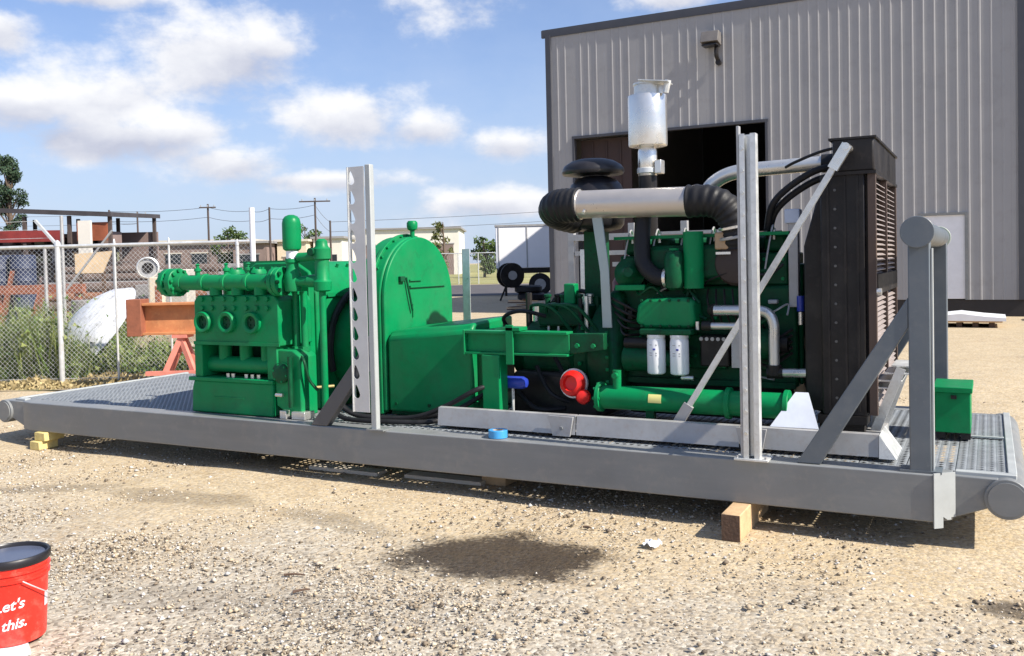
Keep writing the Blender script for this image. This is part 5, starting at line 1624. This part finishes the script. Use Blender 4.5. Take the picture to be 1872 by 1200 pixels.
    T([(-0.74, 5.42, 2.10), (-0.85, 5.45, 2.085), (-1.0, 5.5, 2.04), (-1.06, 5.55, 2.02)], 0.009, n=8).build('vent_hose', RUBBER, t)
make_engine()

# exhaust stack
t = thing('exhaust_stack', 'stainless exhaust silencer standing above the engine', 'exhaust', (-2.05, 5.95, 1.60))
C((-2.05, 5.95, 1.60), (-2.05, 5.95, 2.06), 0.062, n=22).build('black_riser', BLACK, t)
MB().lathe([(0.058, 0), (0.064, 0.01), (0.064, 0.17), (0.058, 0.19), (0.058, 0.22)], (-2.05, 5.95, 2.055), n=26).build('lower_pipe', STAIN, t)
MB().lathe([(0.066, 0), (0.072, 0.005), (0.072, 0.035), (0.066, 0.04)], (-2.05, 5.95, 2.075), n=26).build('band_clamp', GALV, t)
B(-1.985, -1.94, 5.90, 5.98, 2.07, 2.16).build('clamp_bolt', STAIN, t, bevel=0.004)
MB().lathe([(0.06, 0), (0.116, 0.002), (0.129, 0.006), (0.131, 0.014), (0.131, 0.335), (0.128, 0.345), (0.10, 0.350)], (-2.045, 5.95, 2.255), n=36).build('silencer_body', STAIN, t)
MB().lathe([(0.098, 0), (0.098, 0.06), (0.104, 0.065), (0.104, 0.078), (0.088, 0.08), (0.086, 0.01)], (-2.035, 5.95, 2.605), n=30, closed=True).build('outlet_collar', GALV, t)
MB().bar((-2.07, 5.89, 2.69), (-1.87, 5.91, 2.665), 0.15, 0.006).build('rain_flap', GALV, t)
C((-2.19, 5.95, 2.60), (-2.12, 5.95, 2.60), 0.010, n=8).build('hinge_pin', GALV_D, t)
C((-1.90, 5.90, 2.60), (-1.88, 5.90, 2.68), 0.022, n=8).build('counterweight', GALV, t)

# air cleaner and intake pipe
t = thing('air_cleaner', 'black mushroom-capped air cleaner left of the exhaust silencer', 'air cleaner', (-2.48, 5.98, 1.3))
MB().lathe([(0.08, 0.12), (0.17, 0.14), (0.195, 0.17), (0.20, 0.22), (0.20, 0.36), (0.196, 0.41), (0.175, 0.455), (0.14, 0.49), (0.10, 0.505), (0.085, 0.51), (0.085, 0.53)], (-2.46, 6.02, 1.575), n=36).build('canister', PLAST, t)
MB().lathe([(0.095, 0), (0.212, 0.010), (0.222, 0.028), (0.218, 0.05), (0.20, 0.075), (0.15, 0.105), (0.10, 0.118), (0.06, 0.122)], (-2.48, 6.02, 2.09), n=36).build('rain_cap', PLAST, t)
MB().lathe([(0.20, 0), (0.208, 0.004), (0.208, 0.02), (0.20, 0.024)], (-2.46, 6.02, 1.93), n=36).build('clamp_band', PLAST, t)
T([(-2.58, 5.90, 1.80), (-2.60, 5.72, 1.82), (-2.585, 5.60, 1.84), (-2.53, 5.53, 1.857), (-2.455, 5.51, 1.86), (-2.36, 5.505, 1.86)], lambda q: 0.112 + 0.0035 * math.sin(q * 80), n=22, sub=14).build('inlet_elbow', RUBBER, t)
B(-2.53, -2.40, 5.95, 6.1, 1.0, 1.70).build('support', GREEN_SHADE, t)
t = thing('intake_pipe', 'wide beige intake pipe between two black rubber elbows', 'pipe', (-2.0, 5.5, 1.76))
C((-2.39, 5.505, 1.862), (-1.605, 5.505, 1.845), 0.091, n=36).build('pipe', BEIGE, t)
for x in (-2.375, -1.645):
    MB().lathe([(0.093, 0), (0.100, 0.003), (0.100, 0.015), (0.093, 0.018)], (x, 5.505, 1.8615 if x < -2 else 1.846), (1, 0, 0), n=32).build('band_clamp', STAIN, t)
C((-2.30, 5.405, 1.80), (-2.30, 5.44, 1.83), 0.012, n=8).build('clamp_screw', STAIN, t)
T([(-1.64, 5.505, 1.846), (-1.53, 5.505, 1.845), (-1.44, 5.515, 1.815), (-1.385, 5.53, 1.75), (-1.360, 5.55, 1.66), (-1.355, 5.57, 1.56)], lambda q: 0.101 - 0.018 * q + 0.0035 * math.sin(q * 70), n=24, sub=14).build('rubber_elbow', RUBBER, t)
for q in (0, 1):
    MB().lathe([(0.092, 0), (0.098, 0.003), (0.098, 0.016), (0.092, 0.02)], (-1.368 + 0.004 * q, 5.545, 1.69 - 0.06 * q), (0.15, 0.1, -1), n=28).build('band_clamp', STAIN if q == 0 else GALV_D, t)

# ================================================================== radiator
def make_radiator():
    t = thing('radiator', 'tall black radiator package with pale louvres on its end', 'radiator', (-0.7, 5.95, ZD))
    YA, YB = 5.33, 6.60
    B(-0.835, -0.600, YA, YB, 0.60, 1.945).build('shroud', BLACK, t, bevel=0.008)
    B(-0.765, -0.548, YA - 0.012, YB + 0.012, 1.95, 2.135).build('header_tank', BLACK, t, bevel=0.012)
    B(-0.785, -0.538, YA - 0.018, YB + 0.018, 2.128, 2.140).build('tank_lip', BLACK, t)
    B(-0.785, -0.54, YA - 0.02, YB + 0.02, 1.935, 1.953).build('tank_flange', BLACK, t)
    MB().prism([(-0.94, 0.62), (-0.835, 0.60), (-0.835, 1.85), (-0.87, 1.80), (-0.94, 1.55)], 'y', YA + 0.08, YB - 0.08).build('fan_shroud', BLACK, t, bevel=0.01)
    B(-0.86, -0.60, YA - 0.01, YB + 0.01, 0.555, 0.602).build('lower_channel', BLACK, t)
    B(-0.86, -0.62, YA + 0.05, YA + 0.25, ZD + 0.006, 0.555).build('foot', BLACK, t)
    B(-0.86, -0.62, YB - 0.25, YB - 0.05, ZD + 0.006, 0.555).build('foot', BLACK, t)
    for x in (-0.80, -0.71, -0.645):
        B(x, x + 0.012, YA - 0.008, YA, 0.63, 1.93).build('side_rib', BLACK, t)
    m = MB()
    for k in range(12):
        m.cyl((-0.756, YA - 0.007, 0.70 + k * 0.105), (-0.756, YA, 0.70 + k * 0.105), 0.008, n=6)
    m.build('side_bolts', M('worn_bolt', (0.12, 0.12, 0.12), 0.5, metal=0.5), t)
    # louvred end guard facing right
    fr = M('brown_guard_frame', (0.07, 0.045, 0.035), 0.6)
    core = B(-0.600, -0.585, YA + 0.03, YB - 0.03, 0.62, 1.93).build('core', M('radiator_core', (0.03, 0.025, 0.022), 0.8), t)
    for y0 in (YA, YB - 0.045, YA + 0.60):
        B(-0.585, -0.545, y0, y0 + 0.045, 0.61, 1.935).build('guard_post', fr, t)
    sl = MB()
    x = -0.580
    sl.add([(0, 0, 0), (0.030, 0, -0.016), (0.030, 0.540, -0.016), (0, 0.540, 0), (0, 0, 0.003), (0.030, 0, -0.012), (0.030, 0.540, -0.012), (0, 0.540, 0.003)],
           [(0, 3, 2, 1), (4, 5, 6, 7), (0, 1, 5, 4), (1, 2, 6, 5), (2, 3, 7, 6), (3, 0, 4, 7)])
    me = sl.mesh('louvre_slat', smooth=0)
    for bank, y0 in enumerate((YA + 0.052, YA + 0.655)):
        for k in range(45):
            z = 0.65 + k * 0.0285
            if 1.27 < z < 1.39:
                continue
            link('louvre_slat', me, LOUV, t, loc=Vector((-0.583, y0, z)) - t.location)
    B(-0.584, -0.540, YA + 0.046, YB - 0.046, 1.275, 1.385).build('centre_band', BLACK, t)
    C((-0.55, YA + 0.02, 1.29), (-0.52, YA + 0.02, 1.29), 0.02, n=10).build('latch', ALU, t)
make_radiator()

# ================================================================== drip tray, step, battery box, hoses, small items
t = thing('drip_tray', 'galvanised drip tray running along the near side of the engine', 'tray', (-1.9, 5.15, ZD))
for x0, x1 in ((-3.235, -2.245), (-2.240, -1.245), (-1.240, -0.515)):
    MB().prism([(5.085, ZD + 0.02), (5.10, ZD + 0.135), (5.135, ZD + 0.139), (5.135, ZD + 0.132), (5.108, ZD + 0.128), (5.095, ZD + 0.028), (5.40, ZD + 0.028), (5.40, ZD + 0.02)], 'x', x0, x1 - 0.003).build('tray_section', GALV_D, t, smooth=0)
for x in (-2.42, -1.26):
    MB().prism([(x, ZD + 0.135), (x + 0.17, ZD + 0.132), (x + 0.145, ZD + 0.01), (x + 0.03, ZD + 0.01)], 'y', 5.066, 5.082).build('splice_plate', GALV_D, t, bevel=0.002)
    C((x + 0.09, 5.058, ZD + 0.06), (x + 0.09, 5.066, ZD + 0.06), 0.012, n=6).build('bolt', GREY, t)
# sloping right-hand end
MB().add([(-0.515, 5.09, ZD + 0.135), (-0.43, 5.075, ZD + 0.015), (-0.515, 5.075, ZD + 0.015), (-0.515, 5.40, ZD + 0.135), (-0.43, 5.41, ZD + 0.015), (-0.515, 5.41, ZD + 0.015)],
         [(0, 2, 1), (3, 4, 5), (0, 1, 4, 3), (1, 2, 5, 4), (0, 3, 5, 2)]).build('end_slope', GALV, t, smooth=0)
for k in range(9):
    B(-3.1 + k * 0.3, -3.04 + k * 0.3, 5.10, 5.13, ZD + 0.006, ZD + 0.02).build('tray_foot', BLACK, t)
v = [(-1.085, 5.13, 0.553), (-0.825, 5.13, 0.555), (-0.895, 5.24, 0.735), (-0.965, 5.24, 0.735)]
MB().add(v + [(p[0], p[1] + 0.008, p[2] - 0.004) for p in v], [(0, 1, 2, 3), (7, 6, 5, 4), (0, 4, 5, 1), (1, 5, 6, 2), (2, 6, 7, 3), (3, 7, 4, 0)]).build('splash_plate', M('bright_white_plate', (0.60, 0.64, 0.72), 0.4), t, label='bright white trapezoid splash plate')

t = thing('folding_step', 'galvanised step with stacked treads behind the diagonal brace', 'step', (-0.55, 5.5, ZD))
B(-0.70, -0.555, 5.50, 5.515, ZD + 0.10, 0.72).build('side_panel', GALV, t, bevel=0.002)
B(-0.60, -0.592, 5.492, 5.50, ZD + 0.10, 0.66).build('panel_edge', WHITE, t)
MB().bar((-0.575, 5.48, ZD + 0.085), (-0.435, 5.48, 0.86), 0.03, 0.05, (1, 0, 0)).build('stringer', GALV, t)
MB().bar((-0.555, 5.75, ZD + 0.085), (-0.425, 5.75, 0.86), 0.03, 0.05, (1, 0, 0)).build('stringer', GALV, t)
for k in range(4):
    z = 0.74 + k * 0.042
    x = -0.60 + k * 0.038
    B(x, x + 0.13, 5.47, 5.76, z, z + 0.010).build('tread', GALV, t, bevel=0.002)
B(-0.74, -0.53, 5.46, 5.78, ZD + 0.006, ZD + 0.09).build('step_base', GALV_D, t, bevel=0.004)

t = thing('battery_box', 'bright green lidded metal box on the right end of the deck', 'box', (-0.2, 5.95, ZD))
B(-0.285, -0.098, 5.80, 6.16, ZD + 0.045, 0.690).build('box', GREEN, t, bevel=0.005)
B(-0.295, -0.088, 5.785, 6.175, 0.690, 0.722).build('lid', GREEN, t, bevel=0.004)
for x in (-0.28, -0.15):
    B(x, x + 0.05, 5.82, 6.14, ZD + 0.006, ZD + 0.045).build('runner', BLACK, t)
B(-0.20, -0.17, 5.783, 5.80, 0.655, 0.675).build('latch', BLACK, t)

HO = 'black hydraulic hoses lying between pump and guard'
for k, (lab, pts) in enumerate((
        ('uppermost black hydraulic hose sweeping up to the green bracket', [(-4.10, 5.12, 0.60), (-4.02, 5.10, 0.50), (-3.85, 5.12, 0.445), (-3.50, 5.20, 0.450), (-3.25, 5.24, 0.54), (-3.03, 5.27, 0.655), (-2.93, 5.45, 0.68)]),
        ('middle black hydraulic hose on the deck before the guard', [(-4.12, 5.18, 0.53), (-4.0, 5.17, 0.455), (-3.8, 5.19, 0.435), (-3.50, 5.26, 0.437), (-3.25, 5.32, 0.49), (-3.06, 5.42, 0.60), (-2.98, 5.55, 0.64)]),
        ('lowest black hydraulic hose lying flat on the deck', [(-4.08, 5.08, 0.47), (-3.95, 5.05, 0.436), (-3.7, 5.06, 0.433), (-3.40, 5.13, 0.433), (-3.28, 5.20, 0.445), (-3.26, 5.45, 0.45)]))):
    o = T(pts, 0.017, n=10).build('hydraulic_hose', RUBBER)
    tag(o, lab, 'hose', HO)

t = thing('tape_roll', 'light blue tape roll lying on the near beam', 'tape', (-2.70, YN + 0.065, ZD))
MB().lathe([(0.034, 0), (0.060, 0), (0.060, 0.048), (0.034, 0.048)], (-2.70, YN + 0.066, ZD + 0.002), n=30, closed=True).build('roll', SKYBLUE, t, bevel=0.002)
MB().lathe([(0.030, 0.001), (0.0338, 0.001), (0.0338, 0.047), (0.030, 0.047)], (-2.70, YN + 0.066, ZD + 0.002), n=24, closed=True).build('core', M('cardboard', (0.45, 0.36, 0.26), 0.9), t)

# timber blocks under the beams
def block(lab, x0, x1, y0, y1, z0, z1, mat, endmat=None):
    t = thing('timber_block', lab, 'block', ((x0 + x1) / 2, (y0 + y1) / 2, z0), 'timber blocks under the skid')
    B(x0, x1, y0 + 0.004, y1, z0, z1).build('timber', mat, t, bevel=0.006)
    if endmat:
        B(x0 + 0.003, x1 - 0.003, y0, y0 + 0.003, z0 + 0.003, z1 - 0.003).build('sawn_end', endmat, t)
block('brown timber block sticking out under the right half of the beam', -1.235, -1.135, 4.63, 5.30, GZ, 0.176, WOOD, WOOD_D)
block('lower yellow timber block under the left end of the beam', -7.05, -6.93, 4.80, 4.98, GZ, 0.105, WOOD_Y)
block('upper yellow timber block under the left end of the beam', -7.03, -6.90, 4.83, 5.02, 0.106, 0.176, WOOD_Y)
block('timber block deep under the middle of the beam', -2.98, -2.80, 5.20, 5.6, GZ, 0.176, WOOD)
block('timber block under the far right corner of the skid', -0.80, -0.68, 6.75, 7.05, GZ, 0.176, WOOD_D)
block('timber block under the far left corner of the skid', -6.9, -6.75, 6.75, 7.05, GZ, 0.176, WOOD_D)
block('timber block under the far middle of the skid', -3.2, -3.05, 6.75, 7.05, GZ, 0.176, WOOD_D)
for k, (x0, x1, y0, lab) in enumerate(((-4.35, -3.75, 5.10, 'pale plank lying in the shade under the skid, left of the other'), (-3.55, -2.95, 5.14, 'pale plank lying in the shade under the skid, right of the other'))):
    tag(B(x0, x1, y0, y0 + 0.12, GZ + 0.004, GZ + 0.03).build('plank', M('pale_plank', (0.62, 0.55, 0.45), 0.85), bevel=0.003), lab, 'plank')

# ================================================================== bucket
def make_bucket():
    cx, cy = -3.457, 2.255
    t = thing('bucket', 'red plastic bucket with black rim and white lettering', 'bucket', (cx, cy, GZ))
    o = (cx, cy, GZ + 0.022)
    MB().lathe([(0.02, 0.012), (0.122, 0.010), (0.128, 0.0), (0.131, 0.006), (0.146, 0.27), (0.154, 0.272), (0.154, 0.283), (0.147, 0.286), (0.148, 0.302), (0.156, 0.305), (0.156, 0.314), (0.149, 0.317), (0.150, 0.345), (0.146, 0.345), (0.126, 0.016), (0.02, 0.016)], o, n=56).build('body', BUCKET, t)
    MB().lathe([(0.143, 0.338), (0.155, 0.334), (0.160, 0.340), (0.160, 0.364), (0.155, 0.370), (0.147, 0.370), (0.143, 0.364)], o, n=56, closed=True).build('rim', PLAST, t)
    MB().lathe([(0.002, 0.352), (0.10, 0.351), (0.143, 0.353), (0.143, 0.347), (0.002, 0.347)], o, n=48).build('lid_panel', M('grey_blue_lid', (0.085, 0.10, 0.15), 0.35), t)
    a0 = math.atan2(-cy, -cx)        # direction from bucket to the viewer side
    pts = []
    for k in range(13):
        q = R(-12 + 14 * (k - 6) / 6 * 6)
        a = a0 + q
        h = 0.285 - 0.13 * math.cos(q * 0.95) ** 2
        pts.append((cx + 0.164 * math.cos(a), cy + 0.164 * math.sin(a), GZ + 0.022 + h))
    # wire bail hanging at the right-hand side
    bl = [(cx + 0.163 * math.cos(a0 + R(q)), cy + 0.163 * math.sin(a0 + R(q)), GZ + 0.30 - 0.13 * math.sin(R((q - 15) / 95 * 90))) for q in range(15, 111, 8)]
    # lettering wrapped round the side
    def text(body, size, ang, z, shear=0.25):
        cu = bpy.data.curves.new('txt', 'FONT')
        cu.body = body
        cu.size = size
        cu.shear = shear
        cu.offset = 0.0010
        cu.extrude = 0.0
        ob = bpy.data.objects.new('txt', cu)
        col.objects.link(ob)
        dg = bpy.context.evaluated_depsgraph_get()
        me = bpy.data.meshes.new_from_object(ob.evaluated_get(dg))
        bm = bmesh.new()
        bm.from_mesh(me)
        bmesh.ops.subdivide_edges(bm, edges=[e for e in bm.edges if e.calc_length() > 0.02], cuts=3)
        V = [(v.co.x, v.co.y) for v in bm.verts]
        F = [tuple(v.index for v in f.verts) for f in bm.faces]
        bm.free()
        mb = MB()
        w = max(x for x, _ in V)
        for x, y_ in V:
            zz = z + y_ + 0.10 * (x - w)
            r = 0.131 + (0.146 - 0.131) * (zz - 0.006) / 0.264 + 0.0014
            a = ang + (x - w) / 0.14
            mb.v.append((cx + r * math.cos(a), cy + r * math.sin(a), GZ + 0.022 + zz))
        mb.f = F
        bpy.data.objects.remove(ob)
        bpy.data.meshes.remove(me)
        mb.build('lettering', WHITE, t, smooth=0)
    text("Let's", 0.062, a0 + R(20), 0.163)
    text("do this.", 0.062, a0 + R(22), 0.080)
    # white side label
    m = MB()
    n = 6
    for k in range(n):
        a = a0 + R(62 + 3 * k)
        for z in (0.13, 0.19):
            r = 0.131 + 0.015 * (z - 0.006) / 0.264 + 0.0014
            m.v.append((cx + r * math.cos(a), cy + r * math.sin(a), GZ + 0.022 + z))
    m.f = [(2 * k, 2 * k + 2, 2 * k + 3, 2 * k + 1) for k in range(n - 1)]
    m.build('side_label', WHITE, t)
    T(bl, 0.0028, n=6, sub=2).build('wire_bail', GALV, t)
    t.scale = (0.91, 0.91, 0.91)
make_bucket()
o = MB().prism([tuple(yard(a_, b_)[:2]) for a_, b_ in ((-2.35, 3.28), (-1.97, 3.33), (-1.87, 3.45), (-1.94, 3.56), (-2.1, 3.62), (-2.4, 3.6))], 'z', GZ + 0.004, GZ + 0.016).build('plastic_sheet', WHITE, bevel=0.004)
tag(o, 'flat white plastic sheet under the red bucket', 'sheet')
# scrap of crumpled white paper
def paper():
    c = Vector((-1.525, 4.40, GZ + 0.012))
    m = MB()
    n = 7
    g = [[c + Vector(((i - 3) * 0.014 + random.uniform(-.007, .007), (j - 3) * 0.016 + random.uniform(-.007, .007), random.uniform(0.0, 0.035) * (1 - ((i - 3) ** 2 + (j - 3) ** 2) / 26))) for j in range(n)] for i in range(n)]
    m.v = [tuple(p) for r_ in g for p in r_]
    m.f = [(i * n + j, (i + 1) * n + j, (i + 1) * n + j + 1, i * n + j + 1) for i in range(n - 1) for j in range(n - 1)]
    tag(m.build('paper_scrap', WHITE, smooth=0), 'crumpled white paper scrap on the sand left of the timber block', 'paper')
paper()
for k, (x, y, a, lab) in enumerate(((-2.92, 3.30, 0.4, 'brown stick on the gravel right of the bucket'), (-2.75, 3.15, 0.9, 'short brown twig below the longer stick'), (-1.95, 4.55, -0.2, 'thin reddish twig on the sand near the beam'))):
    d = Vector((math.cos(a), math.sin(a), 0)) * (0.05 - 0.012 * k)
    p = Vector((x, y, GZ + 0.008))
    tag(T([p - d, p + Vector((0.004, 0.006, 0.003)), p + d], lambda q: 0.007 * (1 - 0.5 * q), n=6).build('twig', WOOD_D), lab, 'twig')
